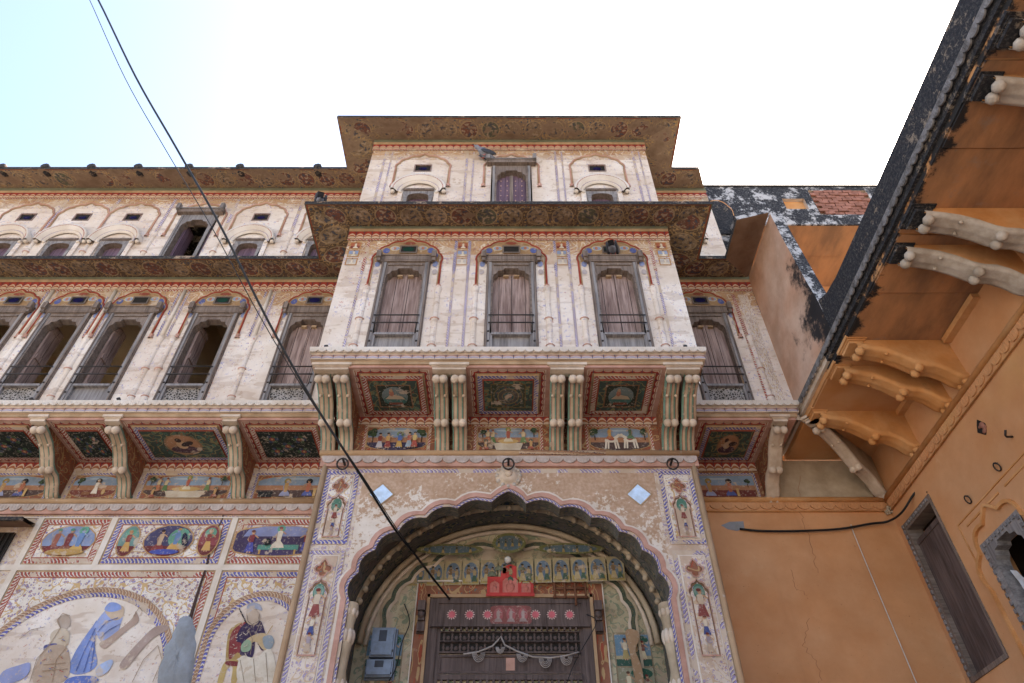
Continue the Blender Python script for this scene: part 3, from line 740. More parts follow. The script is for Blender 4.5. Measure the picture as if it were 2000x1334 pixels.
for sx in (-1, 1):                                    # tall scenes either side of the door
    f = Fresco(fb, .004); xa, xb = PCX+sx*.98, PCX+sx*1.30; a0, a1 = min(xa, xb), max(xa, xb); f.r(a0-.012, a1+.012, 1.31, 2.54, '#8c7a5c')
    for k in range(4):
        b0 = 2.52-.3*k-.28; b1 = b0+.28
        f.r(a0, a1, b0, b1, ['#5f7f95', '#8f8b70', '#6a86a8', '#93875f'][k]).r(a0, a1, b0, b0+.06, '#35574a').r(a0, a1, b0+.06, b0+.09, '#a89a78').e((a0+a1)/2+.05, b1-.05, .10, .045, '#2f5a48')
        f.person(a0+.09, b0+.05, .20, '#a48f55', '#d0c2a0', '#5a3c2c').person(a0+.18, b0+.04, .18, '#3f5c8c', '#b58d5c', '#3a2a22', face=-1).person(a0+.25, b0+.05, .17, '#c4b28c', '#7b4638')
    if sx > 0: f.a(smooth([(1.05, 2.53), (1.16, 2.53), (1.17, 2.45), (1.12, 2.36), (1.16, 2.2), (1.15, 1.95), (1.09, 2.1), (1.07, 2.3)]), '#a5805a')
    f.build('side_fresco', porch)
# ---------------------------------------------------------------- windows
def head_outline(c, hw, z0, zt, k=1.0):
    h = [(-hw, z0), (-hw, zt-.16*k), (-hw*.95, zt-.11*k), (-hw*.80, zt-.085*k), (-hw*.74, zt-.045*k), (-hw*.45, zt-.035*k), (-hw*.38, zt)]
    return [(c+x, z) for x, z in h]+[(c-x, z) for x, z in h[::-1]]
def window2(c, Y, opened, lower='wood_grey', vcol='bluegl', no_vent=False):
    pl = front(Y-.02); b = MB(); zt = 6.03; hw = .205
    hole_plate(b, pl, head_outline(c, hw, 4.985, zt), c-.275, c+.275, 4.985, 6.15, 'wood_frame', .10, 'wood_frame', None, 0, 5.3)
    for s_ in (-1, 1):
        b.slab(pl, min(c+s_*.275, c+s_*.195), max(c+s_*.275, c+s_*.195), SLT+.004, 4.985, -.1, 0, 'wood_grey')
        b.slab(pl, c+s_*.237-.014, c+s_*.237+.014, SLT+.004, 6.13, 0, .012, 'wood_grey'); b.slab(pl, c+s_*.262-.008, c+s_*.262+.008, SLT+.004, 6.13, 0, .018, 'wood_frame')
        b.slab(pl, c+s_*.275-.004, c+s_*.275+.004, SLT+.004, 6.15, -.1, 0, 'wood_frame')
        for z in (4.72, 4.86, 5.0): b.ball(pl.p(c+s_*.237, z, .012), .013, 'iron', 6)
    b.slab(pl, c-.2, c+.2, 6.075, 6.10, 0, .014, 'wood_frame')
    win = b.build('window', hv)
    MB().slab(pl, c-.33, c+.33, 6.155, 6.225, -.02, .025, 'wood_frame').slab(pl, c-.34, c+.34, 6.225, 6.24, -.02, .035, 'wood_frame').slab(pl, c-.3, c+.3, 6.135, 6.155, -.02, .02, 'wood_frame').build('lintel', win)
    for s_ in (-1, 1):
        k = MB(); k.slab(pl, c+s_*.315-.028, c+s_*.315+.028, 6.17, 6.27, .02, .07, 'wood_frame').slab(pl, c+s_*.315-.02, c+s_*.315+.02, 6.12, 6.17, .02, .05, 'wood_frame'); k.ball(pl.p(c+s_*.315, 6.27, .05), .026, 'wood_grey', 6); k.build('lintel_end', win)
    if opened:
        for s_ in (-1, 1):
            k = MB(); x = c+s_*.21; t = .03*s_
            k.box(min(x, x-t), max(x, x-t), Y+.09, Y+.30, 4.99, 6.06, 'wood_brown')
            for z in (5.05, 5.5, 5.95): k.box(min(x-t, x-t*1.5), max(x-t, x-t*1.5), Y+.10, Y+.29, z, z+.07, 'wood_brown')
            k.build('shutter', win)
    else:
        for s_ in (-1, 1):
            k = MB(); k.slab(pl, min(c, c+s_*.21)+.002, max(c, c+s_*.21)-.002, 4.99, 6.06, -.14, -.095, 'wood_brown')
            k.slab(pl, c+s_*.012-.01, c+s_*.012+.01, 4.99, 6.0, -.095, -.082, 'wood_brown') if s_ > 0 else None
            k.slab(pl, c+s_*.06-.03, c+s_*.06+.03, 5.96, 5.985, -.095, -.06, 'ochre'); k.build('shutter', win)
    MB().slab(pl, c-.197, c+.197, SLT+.006, 4.955, -.1, -.035, lower).build('lower_panel', win)
    MB().slab(pl, c-.205, c+.205, 4.955, 4.985, -.1, .012, 'wood_grey').build('sill_rail', win)
    for z in (5.11, 5.225): MB().tube([pl.p(c-.24, z, .03), pl.p(c+.24, z, .03)], .0085, 'iron', 6).build('railing_bar', win)
    if not no_vent:
        v = MB(); x0, x1, z0, z1 = vent2(c); v.framed(front(Y), x0, x1, z0, z1, [(.018, 'wood_frame', -.004)], 'dark', .022)
        v.poly(front(Y), ell(c, (z0+z1)/2, .066, .042), vcol, .02); v.build('ventilator', win)
    return win
def window3(c, Y, vent=True):
    pl = front(Y-.015); b = MB(); o = [(c-.14, 6.9)]+[(c-.14*math.cos(t*math.pi/8), 7.46+.10*max(0.0, math.sin(t*math.pi/8))**.6) for t in range(9)]+[(c+.14, 6.9)]
    hole_plate(b, pl, o, c-.20, c+.20, 6.9, 7.65, 'wood_grey', .09, 'wood_frame', None, 0, 7.2)
    b.slab(pl, c-.20, c+.20, 7.615, 7.65, 0, .02, 'wood_frame'); win = b.build('window', hv)
    for s_ in (-1, 1): MB().slab(pl, min(c, c+s_*.145)+.002, max(c, c+s_*.145)-.002, 6.9, 7.58, -.13, -.09, 'plum').build('shutter', win)
    hd = MB(); fl_ = front(Y)
    for r0, r1, o0, o1, m in ((.235, .26, .02, .05, 'trim'), (.26, .275, .05, .05, 'leaf_worn'), (.275, .315, .05, .10, 'trim'), (.315, .33, .10, .10, 'leaf_red'), (.33, .355, .10, .10, 'trim'), (.355, .36, .10, 0, 'trim')):
        A_ = [(c-r0*math.cos(t*math.pi/16), 7.56+r0*.95*math.sin(t*math.pi/16)) for t in range(17)]; B_ = [(c-r1*math.cos(t*math.pi/16), 7.56+r1*.95*math.sin(t*math.pi/16)) for t in range(17)]
        hd.band(fl_, A_, B_, m, o0, o1, False, True)
    for s_ in (-1, 1):
        hd.slab(fl_, c+s_*.235-.03, c+s_*.235+.03, 6.8, 7.56, 0, .03, 'white'); hd.ball((c+s_*.33, Y-.05, 7.55), .03, 'trim', 8); hd.ball((c+s_*.235, Y-.03, 7.56), .028, 'trim', 6)
    hd.build('hood_moulding', win)
    if vent:
        v = MB(); x0, x1, z0, z1 = vent3(c); v.framed(fl_, x0, x1, z0, z1, [(.016, 'wood_brown', -.02)], 'dark', .006); v.poly(fl_, ell(c, (z0+z1)/2, .055, .034), 'bluegl', -.008); v.build('ventilator', win)
    return win
def door3(c, Y, opened):
    pl = front(Y-.02); b = MB(); hole_plate(b, pl, head_outline(c, .195, 6.8, 8.10), c-.265, c+.265, 6.8, 8.22, 'wood_grey' if opened else 'wood_frame', .1, 'wood_frame', None, 0, 7.4)
    for s_ in (-1, 1): b.slab(pl, c+s_*.235-.015, c+s_*.235+.015, 6.8, 8.2, 0, .014, 'wood_grey')
    d = b.build('balcony_door', hv)
    MB().slab(pl, c-.33, c+.33, 8.23, 8.30, -.02, .05, 'wood_frame').slab(pl, c-.34, c+.34, 8.30, 8.32, -.02, .065, 'wood_grey').build('lintel', d)
    for s_ in (-1, 1):
        MB().slab(pl, c+s_*.315-.025, c+s_*.315+.025, 8.26, 8.38, .04, .10, 'wood_grey').build('lintel_end', d)
        k = MB()
        if opened: x = c+s_*.2; k.box(min(x, x-s_*.035), max(x, x-s_*.035), Y+.09, Y+.29, 6.85, 8.12, 'plum')
        else:
            k.slab(pl, min(c, c+s_*.2)+.002, max(c, c+s_*.2)-.002, 6.85, 8.12, -.13, -.09, 'plum')
            for i in range(2):
                for j in range(9): k.ball(pl.p(c+s_*(.055+.085*i), 7.05+j*.115, -.088), .011, 'palepink', 6)
        k.build('shutter', d)
    if not opened:
        MB().slab(pl, c-.022, c+.022, 6.85, 8.06, -.09, -.055, 'wood_frame').build('meeting_stile', d)
    for z in ((7.05, 7.14) if opened else (6.93,)): MB().tube([pl.p(c-.22, z, .03), pl.p(c+.22, z, .03)], .009, 'iron', 6).build('railing_bar', d)
    return d
for i, c in enumerate(BCOL): window2(c, YB, 0, 'wood_grey', ('greengl', 'dark', 'greengl')[i])
for i, (c, o) in enumerate(LCOL): window2(c, YU, o, ('lattice', 'lattice', 'lattice', 'wood_grey', 'lattice', 'lattice')[i], ('bluegl', 'bluegl', 'bluegl', 'dark', 'greengl', 'bluegl')[i])
window2(RCOL[0][0], YU, 0, 'lattice')
window3(BCOL[0], YB); window3(BCOL[2], YB); door3(BCOL[1], YB, 0)
for c, o in L3: door3(c, YU, 1) if o else window3(c, YU)
window3(2.33, YU)
# ---- blind cusped arches, pilasters and painted heads around the windows
def blind_arch(c, Y, hw, zs, za, zf, m='dkred', foils=3):
    o = cusped(c, hw, zf, zs, za, foils, .16, 4, .03); b = MB()
    b.tube([(x, Y-.008, z) for x, z in o], .011, m, 5); i = grow(o, -.02, c, zs-.3); b.tube([(x, Y-.005, z) for x, z in i], .008, 'ochre', 5)
    for s_ in (-1, 1): b.lathe((c+s_*hw, Y, zf-.03), [(.03, 0), (.034, .015), (.018, .03), (.028, .05), (.03, .06)], 'rose', 8)
    b.build('arch_moulding', hv)
def pilaster(x, Y, z0, z1, m='white'):
    b = MB(); zr = [z0, z0+.06, z0+.09, z0+.12, z0+.15, z0+.2]
    b.lathe((x, Y+.012, 0), [(.05, z0), (.05, z0+.06), (.036, z0+.09), (.05, z0+.13), (.036, z0+.17), (.036, z0+(z1-z0)*.5), (.05, z0+(z1-z0)*.52), (.034, z0+(z1-z0)*.56), (.034, z1-.1), (.045, z1-.06), (.045, z1)], m, 10)
    for k in (.07, .15): b.lathe((x, Y+.012, z0+k), [(.046, 0), (.053, .008), (.046, .016)], 'rose', 10)
    b.lathe((x, Y+.012, z0+(z1-z0)*.52), [(.046, -.01), (.054, 0), (.046, .01)], 'rose', 10)
    b.build('pilaster', hv)
def strip_v(x, Y, z0, z1, m, wd=.03):
    MB().strip((x-wd/2, Y-.004, z0), (x-wd/2, Y-.004, z1), (x+wd/2, Y-.004, z1), (x+wd/2, Y-.004, z0), m).build('painted_strip', hv)
def painted_head(c, Y):
    f = Fresco(front(Y), .003); z = 6.42
    pts = [(x, z_) for x, z_ in cusped(c, .37, 6.16, 6.32, 6.52, 3, .16, 4, .03)]
    f.a(pts[::-1], '#a07c50')
    for s_ in (-1, 1):
        f.e(c+s_*.16, z-.005, .062, .045, '#c9b48c').e(c+s_*.16, z-.005, .05, .035, '#8296b4').e(c+s_*.165, z-.005, .018, .028, '#b0694a').e(c+s_*.26, 6.37, .04, .05, '#46569a').e(c+s_*.33, 6.28, .02, .05, '#4a4f9a')
        f.e(c+s_*.33, 6.12, .03, .05, '#7a88b8').e(c+s_*.335, 5.98, .028, .045, '#b4a8a8')
    f.e(c, 6.505, .07, .025, '#8f3a22'); f.build('painted_arch_head', hv)
for c in BCOL:
    blind_arch(c, YB, .395, 6.16, 6.55, 5.72); painted_head(c, YB)
    for s_ in (-1, 1): pilaster(c+s_*.395, YB, SLT, 5.72)
for c, _ in LCOL+RCOL:
    blind_arch(c, YU, .36, 6.18, 6.55, 5.75); painted_head(c, YU)
for x in (-6.65, -5.85, -5.05, -4.17, -3.07): pilaster(x, YU, SLT, 5.75); strip_v(x-.06, YU, 5.75, 6.56, 'leaf_blue'); strip_v(x+.06, YU, 5.75, 6.56, 'leaf_worn'); MB().tube([(x, YU-.004, 5.75), (x, YU-.004, 6.58)], .024, 'trim', 6).build('shaft', hv)
pilaster(-4.02, YU, SLT, 5.75); pilaster(2.83, YU, SLT, 5.75); strip_v(2.80, YU, 4.7, 6.5, 'leaf_red', .05); strip_v(2.92, YU, 4.7, 6.5, 'fl_white', .12)
for x in (-1.70, -.66, -.50, .50, .66, 1.63): strip_v(x, YB, 4.75, 6.0, 'leaf_worn', .03); strip_v(x, YB, 6.0, 6.56, 'leaf_blue' if abs(x) < 1 else 'leaf_red', .04)
for x in (-.58, .58, -1.85, 1.76):                    # little portrait panels under the band
    for k, (z, g) in enumerate(((6.47, '#a8552c'), (6.32, '#7f93b8'), (6.17, '#b9b0aa'))):
        f = Fresco(front(YB), .003); f.r(x-.068, x+.068, z-.065, z+.065, '#b07a34').r(x-.055, x+.055, z-.052, z+.052, g).r(x-.055, x+.055, z-.052, z-.01, ('#7e2a20', '#b5a58f', '#c8bcae')[k])
        f.person(x+.005, z-.05, .105, '#d8cbb6', '#d8cbb6', '#2a2420', '#c79c74', random.choice((-1, 1)), True); f.build('portrait_panel', hv)
for cs, Y in ((BCOL, YB), ([c for c, _ in L3]+[2.33], YU)):
    for c in cs: blind_arch(c, Y, .37, 8.18, 8.50, 7.75, 'rose', 3)
for x in (-.62, .60, -1.76, 1.68): strip_v(x, YB, 7.0, 8.62, 'leaf_worn', .035); strip_v(x+.09, YB, 7.0, 8.62, 'leaf_worn', .025)
for x in (-6.6, -5.83, -5.0, -4.06, -3.1): pilaster(x, YU, 6.9, 7.8); strip_v(x, YU, 7.8, 8.64, 'leaf_worn', .05)
# drain spouts standing on the balcony rims
for (px, py, Y) in ((640, 683, YBS+.06), (1339, 683, YBS+.06), (70, 778, YUS+.05), (238, 780, YUS+.05)):
    p = PT(px, py, Y); b = MB(); b.tube([(p.x, p.y+.05, SLT+.01), (p.x-.01, p.y-.05, SLT+.06)], .02, 'iron', 8); b.build('drain_spout', hv)
# ---------------------------------------------------------------- brackets
def bracket_mesh(L, wd, n, m_under, m_web, m_ball, gap=.035, z0=3.98, zt=4.40, cap='cream'):
    base = [(0, 0), (.05, -.012), (.10, .02), (.17, .10), (.26, .155), (.36, .165), (.44, .20), (.54, .285), (.66, .355), (.80, .395), (.93, .42)]
    k = (zt-z0)/.42; cur = [(a*L, z0+h*k) for a, h in base]; b = MB(); tot = n*wd+(n-1)*gap; q = wd
    for i in range(n):
        x0 = -tot/2+i*(wd+gap); sec = [(0, .05), (.0, .02), (.16, 0), (.34, .012), (.5, -.012), (.66, .012), (.84, 0), (1, .02), (1, .05)]; Ls = 0
        for j in range(len(cur)-1):
            (s0, h0), (s1, h1) = cur[j], cur[j+1]; l = math.hypot(s1-s0, h1-h0)
            for g in range(len(sec)-1):
                b.face([(x0+sec[g][0]*wd, -s0, h0+sec[g][1]), (x0+sec[g+1][0]*wd, -s0, h0+sec[g+1][1]), (x0+sec[g+1][0]*wd, -s1, h1+sec[g+1][1]), (x0+sec[g][0]*wd, -s1, h1+sec[g][1])], m_under,
                       [(Ls, sec[g][0]), (Ls, sec[g+1][0]), (Ls+l, sec[g+1][0]), (Ls+l, sec[g][0])], None, True)
            Ls += l
        for (t, r_) in ((.025, .038), (.40, .043), (.90, .045)):
            s_ = t*L; z = next(h0+(h1-h0)*(s_-a)/(c_-a) for (a, h0), (c_, h1) in zip(cur, cur[1:]) if a <= s_ <= c_)
            for d in (.27, .73): b.ball((x0+d*wd, -s_, z-.006), r_*min(1, wd/.12), m_ball, 8)
        for d in (.2, .8): b.ball((x0+d*wd, -.66*L, z0+.355*k), .017, m_ball, 6)
    for sx in (-1, 1):                                # web between scroll and soffit
        x = sx*(tot/2-.012); pts = [(s_, h+.03) for s_, h in cur]
        for j in range(len(pts)-1):
            (s0, h0), (s1, h1) = pts[j], pts[j+1]; qd = [(x, -s0, h0), (x, -s1, h1), (x, -s1, SOF), (x, -s0, SOF)]
            b.face(qd, m_web, [(p[1], p[2]) for p in qd])
    for (t0, t1, g, z_0, z_1, m) in ((.86, 1.0, .0, zt+.045, zt+.075, cap), (.84, 1.01, .012, zt+.075, SOF-.012, cap)):
        b.box(-tot/2-g, tot/2+g, -L*t1, -L*t0, z_0, z_1, m)
    b.box(-tot/2-.03, tot/2+.03, -L*1.03, -L*.82, SOF-.012, SOF+.02, cap)
    return b.mesh('bracket', True)
BR_S = bracket_mesh(.80, .15, 1, 'teal', 'fl_rust', 'cream'); BR_D = bracket_mesh(.78, .145, 2, 'teal', 'fl_rust', 'cream')
BR_P = bracket_mesh(.80, .15, 1, 'cream', 'fl_rust', 'cream')
for x in (-6.1, -5.0, -4.215, -2.975): link('bracket', BR_S, hv, (x, YG, 0))
for x in (-1.75, -.61, .535, 1.66): link('bracket', BR_D, hv, (x, YP, 0))
link('bracket', BR_P, hv, (2.83, YG, 0))
# ---- coffers under the balconies and wall scenes between the brackets
def coffer(x0, x1, y0, y1, style):
    pl = under(SOF-.001); b = MB()
    bands = [(.05, 'petal', 0), (.018, 'ochre', .02), (.05, 'leaf_blue' if style % 2 else 'leaf_red', 0), (.012, 'dkred', .008)]
    b.framed(pl, x0, x1, -y1, -y0, bands, 'fl_dark', .032); a0, a1, b0, b1, off = b.inner; c = b.build('coffer', hv)
    f = Fresco(pl, off+.002); cx, cy, hw, hh = (a0+a1)/2, (b0+b1)/2, (a1-a0)/2, (b1-b0)/2
    if style in (0, 2):                               # reclining figure on a terrace
        f.r(cx-hw*.72, cx+hw*.72, cy-hh*.75, cy+hh*.75, '#7d5634').r(cx-hw*.66, cx+hw*.66, cy-hh*.68, cy+hh*.68, '#2c352b').a(ell(cx, cy, hw*.55, hh*.62), '#6b7a7a').a(ell(cx, cy-hh*.25, hw*.5, hh*.33), '#3d6a66')
        f.a([(cx-hw*.42, cy-hh*.18), (cx+hw*.42, cy-hh*.2), (cx+hw*.3, cy), (cx-.02, cy+hh*.12), (cx-hw*.2, cy+.02)], '#b9a184').e(cx-hw*.12, cy+hh*.2, hw*.1, hh*.2, '#a5654a').e(cx-hw*.12, cy+hh*.4, hw*.07, hh*.11, '#a98765').r(cx-hw*.3, cx+hw*.3, cy-hh*.55, cy-hh*.4, '#7a3a28')
    elif style == 1:                                  # wheel of rings
        f.r(cx-hw*.72, cx+hw*.72, cy-hh*.8, cy+hh*.8, '#6e5a30').r(cx-hw*.68, cx+hw*.68, cy-hh*.74, cy+hh*.74, '#3c4638')
        for k, (s_, q) in enumerate(((.66, '#77653a'), (.62, '#41504e'), (.48, '#8a7440'), (.44, '#54514a'), (.28, '#8a6a3c'), (.25, '#3a5a58'))): f.e(cx, cy, hw*s_*.95, hh*s_*1.1, q)
        for k in range(14): f.e(cx+hw*.5*math.cos(k*.449), cy+hh*.59*math.sin(k*.449), hw*.035, hh*.06, ('#6b3226', '#2c4440')[k % 2])
        f.e(cx-.015, cy, hw*.10, hh*.12, '#9a7a50').e(cx+.02, cy+.01, hw*.06, hh*.14, '#7a3a28')
    elif style == 3:                                  # oval with a figure
        f.a(ell(cx, cy, hw*.52, hh*.78), '#8d6a48').a(ell(cx, cy, hw*.46, hh*.70), '#a5744c').a(ell(cx, cy-hh*.35, hw*.4, hh*.28), '#4a3040').e(cx-.01, cy, hw*.16, hh*.3, '#c09a70').e(cx+.05, cy+.02, hw*.2, hh*.16, '#3a2c2c', .5).e(cx-.03, cy+hh*.35, hw*.09, hh*.16, '#3b2a26')
    else:                                             # flower lattice
        f.r(cx-hw, cx+hw, cy-hh, cy+hh, '#232c26')
        for k in range(5):
            qx, qy = cx+((k % 2)*2-1)*hw*.5*(k < 4), cy+((k//2)*2-1)*hh*.48*(k < 4)
            for t in range(6): f.e(qx+hw*.17*math.cos(t*1.047), qy+hh*.2*math.sin(t*1.047), hw*.08, hh*.11, '#3f5a3c' if t % 2 else '#2c3f5a')
            f.e(qx, qy, hw*.1, hh*.13, '#8a3a2a').e(qx, qy, hw*.04, hh*.06, '#b08a4a')
    f.build('coffer_painting', c)
for x0, x1, st in ((-1.55, -.81, 0), (-.41, .335, 1), (.735, 1.46, 2)): coffer(x0, x1, YBS+.09, YP-.02, st)
for x0, x1, st in ((-5.99, -5.1, 4), (-4.9, -4.31, 4), (-4.12, -3.07, 3), (-2.87, -2.02, 4), (2.0, 2.72, 3)): coffer(x0, x1, YUS+.09, YG-.02, st)
def scene(pl, x0, x1, z0, z1, kind, bands, parent=hv, ground_m='fl_rust'):
    b = MB().framed(pl, x0, x1, z0, z1, bands, ground_m, .004); a0, a1, b0, b1, off = b.inner; o = b.build('painted_panel', parent)
    f = Fresco(pl, off+.002); cx, cy, hw, hh = (a0+a1)/2, (b0+b1)/2, (a1-a0)/2, (b1-b0)/2; h2 = hh*2
    shape = [(cx+hw*.97*max(-1, min(1, 1.25*math.cos(t*.2618))), cy+hh*.97*math.sin(t*.2618)) for t in range(24)] if kind != 'flat' else [(a0, b0), (a1, b0), (a1, b1), (a0, b1)]
    def clip(lo, hi): return [(x, min(max(z, cy+hh*lo), cy+hh*hi)) for x, z in shape]
    f.a(grow(shape, .008, cx, cy), '#b08a50').a(shape, '#7d93ac').a(clip(-1, .12), '#a5714c' if kind != 'court' else '#3f3553').a(clip(-1, -.3), {'dance': '#3b3450', 'court': '#6a2c28', 'flat': '#70302a', 'lion': '#473c4c', 'seat': '#7a3c30'}.get(kind, '#54423f'))
    f.e(cx, cy+hh*.7, hw*.4, hh*.08, '#9fb0bf')
    if kind == 'dance':
        f.tree(cx-hw*.8, cy-hh*.3, hh*1.2).tree(cx+hw*.82, cy-hh*.3, hh*1.2)
        for k, (dx, ro, tp) in enumerate(((-.55, '#b5b0b8', '#8a3b2e'), (-.28, '#8c2f2a', '#c49a50'), (.1, '#b58d3c', '#3f62a8'), (.42, '#8fa3b8', '#b0503a'), (.6, '#a84436', '#c9b06a'))): f.person(cx+hw*dx, cy-hh*.85, h2*.66, ro, tp, '#2e2220', '#6f86b8' if k == 2 else '#c49a78', 1 if dx < 0 else -1, False, '#5f7f58' if k == 2 else None)
    elif kind == 'court':
        f.r(cx-hw*.4, cx+hw*.4, cy-hh*.75, cy-hh*.45, '#b08a4a').r(cx-hw*.34, cx+hw*.34, cy-hh*.62, cy-hh*.42, '#5f9480').person(cx, cy-hh*.5, h2*.66, '#d8cdb8', '#d8cdb8', '#7a2a24', seated=True, halo='#63a08c')
        for dx, q, fc in ((-.72, '#7c2a2c', 1), (.72, '#8a2f2a', -1), (-.5, '#8a5a3a', 1)): f.person(cx+hw*dx, cy-hh*.85, h2*.66, '#46509c' if dx else q, q, '#5a2a24', face=fc)
        f.e(cx-hw*.2, cy-hh*.2, hh*.2, hh*.2, '#1f2228').e(cx+hw*.78, cy-hh*.1, hh*.17, hh*.17, '#1f2228').e(cx-hw*.35, cy+hh*.55, .03, .02, '#d8d8d0')
    elif kind == 'throne':
        f.a([(cx-hw*.38, cy-hh*.95), (cx+hw*.38, cy-hh*.95), (cx+hw*.48, cy-hh*.35), (cx-hw*.48, cy-hh*.35)], '#c9bca8').e(cx, cy-hh*.22, hw*.34, hh*.2, '#c2a05a').person(cx, cy-hh*.25, h2*.58, '#d2c4a4', '#a5503a', '#b08a3c', seated=True, halo='#7a8a48')
        for dx, q in ((-.5, '#587a48'), (.48, '#6a8450'), (-.66, '#b06a3c')): f.person(cx+hw*dx, cy-hh*.45, h2*.62, q, '#c9b48c', face=1 if dx < 0 else -1)
        for dx in (-.72, .72): f.person(cx+hw*dx, cy-hh*.97, h2*.4, '#9a4a34', '#b88a4a', seated=True, face=1 if dx < 0 else -1, halo='#4a6a58').tree(cx+hw*dx*1.15, cy, hh*.8)
    elif kind == 'riders':
        for dx, fc in ((-.28, 1), (.34, -1)):
            x = cx+hw*dx; f.e(x, cy-hh*.12, hw*.22, hh*.2, '#d8cdbc').a([(x+fc*hw*.16, cy-hh*.05), (x+fc*hw*.34, cy+hh*.28), (x+fc*hw*.27, cy+hh*.4), (x+fc*hw*.06, cy+hh*.1)], '#d8cdbc').e(x+fc*hw*.3, cy+hh*.28, hw*.09, hh*.09, '#d8cdbc', -fc*.6)
            for g in (-.17, -.1, .1, .17): f.a([(x+hw*g-.008, cy-hh*.1), (x+hw*g+.012, cy-hh*.1), (x+hw*g*1.3+.01, cy-hh*.85), (x+hw*g*1.3-.006, cy-hh*.85)], '#d8cdbc')
            f.e(x, cy-hh*.02, hw*.11, hh*.15, '#9a3a2c').person(x-fc*.01, cy-hh*.05, h2*.5, '#4f7a58' if dx > 0 else '#a5603a', '#c8963c' if dx < 0 else '#57694a', '#4a2a24', face=fc, seated=True)
        f.tree(cx-hw*.82, cy-hh*.2, hh).tree(cx+hw*.84, cy-hh*.2, hh)
    elif kind == 'oval3':
        pass
    elif kind == 'seat':
        f.tree(cx-hw*.7, cy-hh*.1, hh*.9).person(cx+hw*.1, cy-hh*.7, h2*.66, '#ddd3c4', '#ddd3c4', '#c0b09c', face=1, halo='#4a4440').r(cx-hw*.4, cx-hw*.05, cy-hh*.75, cy-hh*.5, '#8a5a38').e(cx+hw*.5, cy-hh*.5, .02, .035, '#b89050')
    else:
        f.person(cx-hw*.25, cy-hh*.8, h2*.72, '#8f94b8', '#b58a4c', '#b08a3c', '#7c92bc', 1, True, '#8a7a38').person(cx+hw*.3, cy-hh*.8, h2*.7, '#46569c', '#b0603c', '#2a2420', face=-1, seated=True, halo='#1f2430').r(cx-hw*.9, cx-hw*.55, cy-hh*.95, cy-hh*.45, '#26282c').tree(cx+hw*.8, cy-hh*.1, hh*.8).r(cx+hw*.45, cx+hw*.52, cy-hh*.9, cy-hh*.2, '#c09a58')
    f.build('figure_scene', o); return o
LB, LR = [(.028, 'leaf_blue', 0), (.008, 'ochre', 0)], [(.028, 'leaf_red', 0), (.008, 'ochre', 0)]
for x0, x1, k in ((-1.52, -.83, 'dance'), (-.39, .315, 'throne'), (.755, 1.44, 'riders')): scene(f5, x0, x1, CORN+.145, 4.37, k, LR)
b = MB(); b.hstrip(f5, PX0, PX1, 4.375, SOF, 'petal', .008); b.build('petal_frieze', hv)
fg = front(YG)
for x0, x1, k in ((-5.95, -5.1, 'other'), (-4.9, -4.32, 'seat'), (-4.1, -3.08, 'throne'), (-2.86, -1.9, 'other'), (1.84, 2.72, 'flat')): scene(fg, x0, x1, CORN+.11, 4.33, k, LB)
b = MB(); b.hstrip(fg, WL, PX0, 4.36, SOF, 'petal', .008); b.hstrip(fg, PX1, 2.76, 4.36, SOF, 'petal', .008); b.build('petal_frieze', hv)
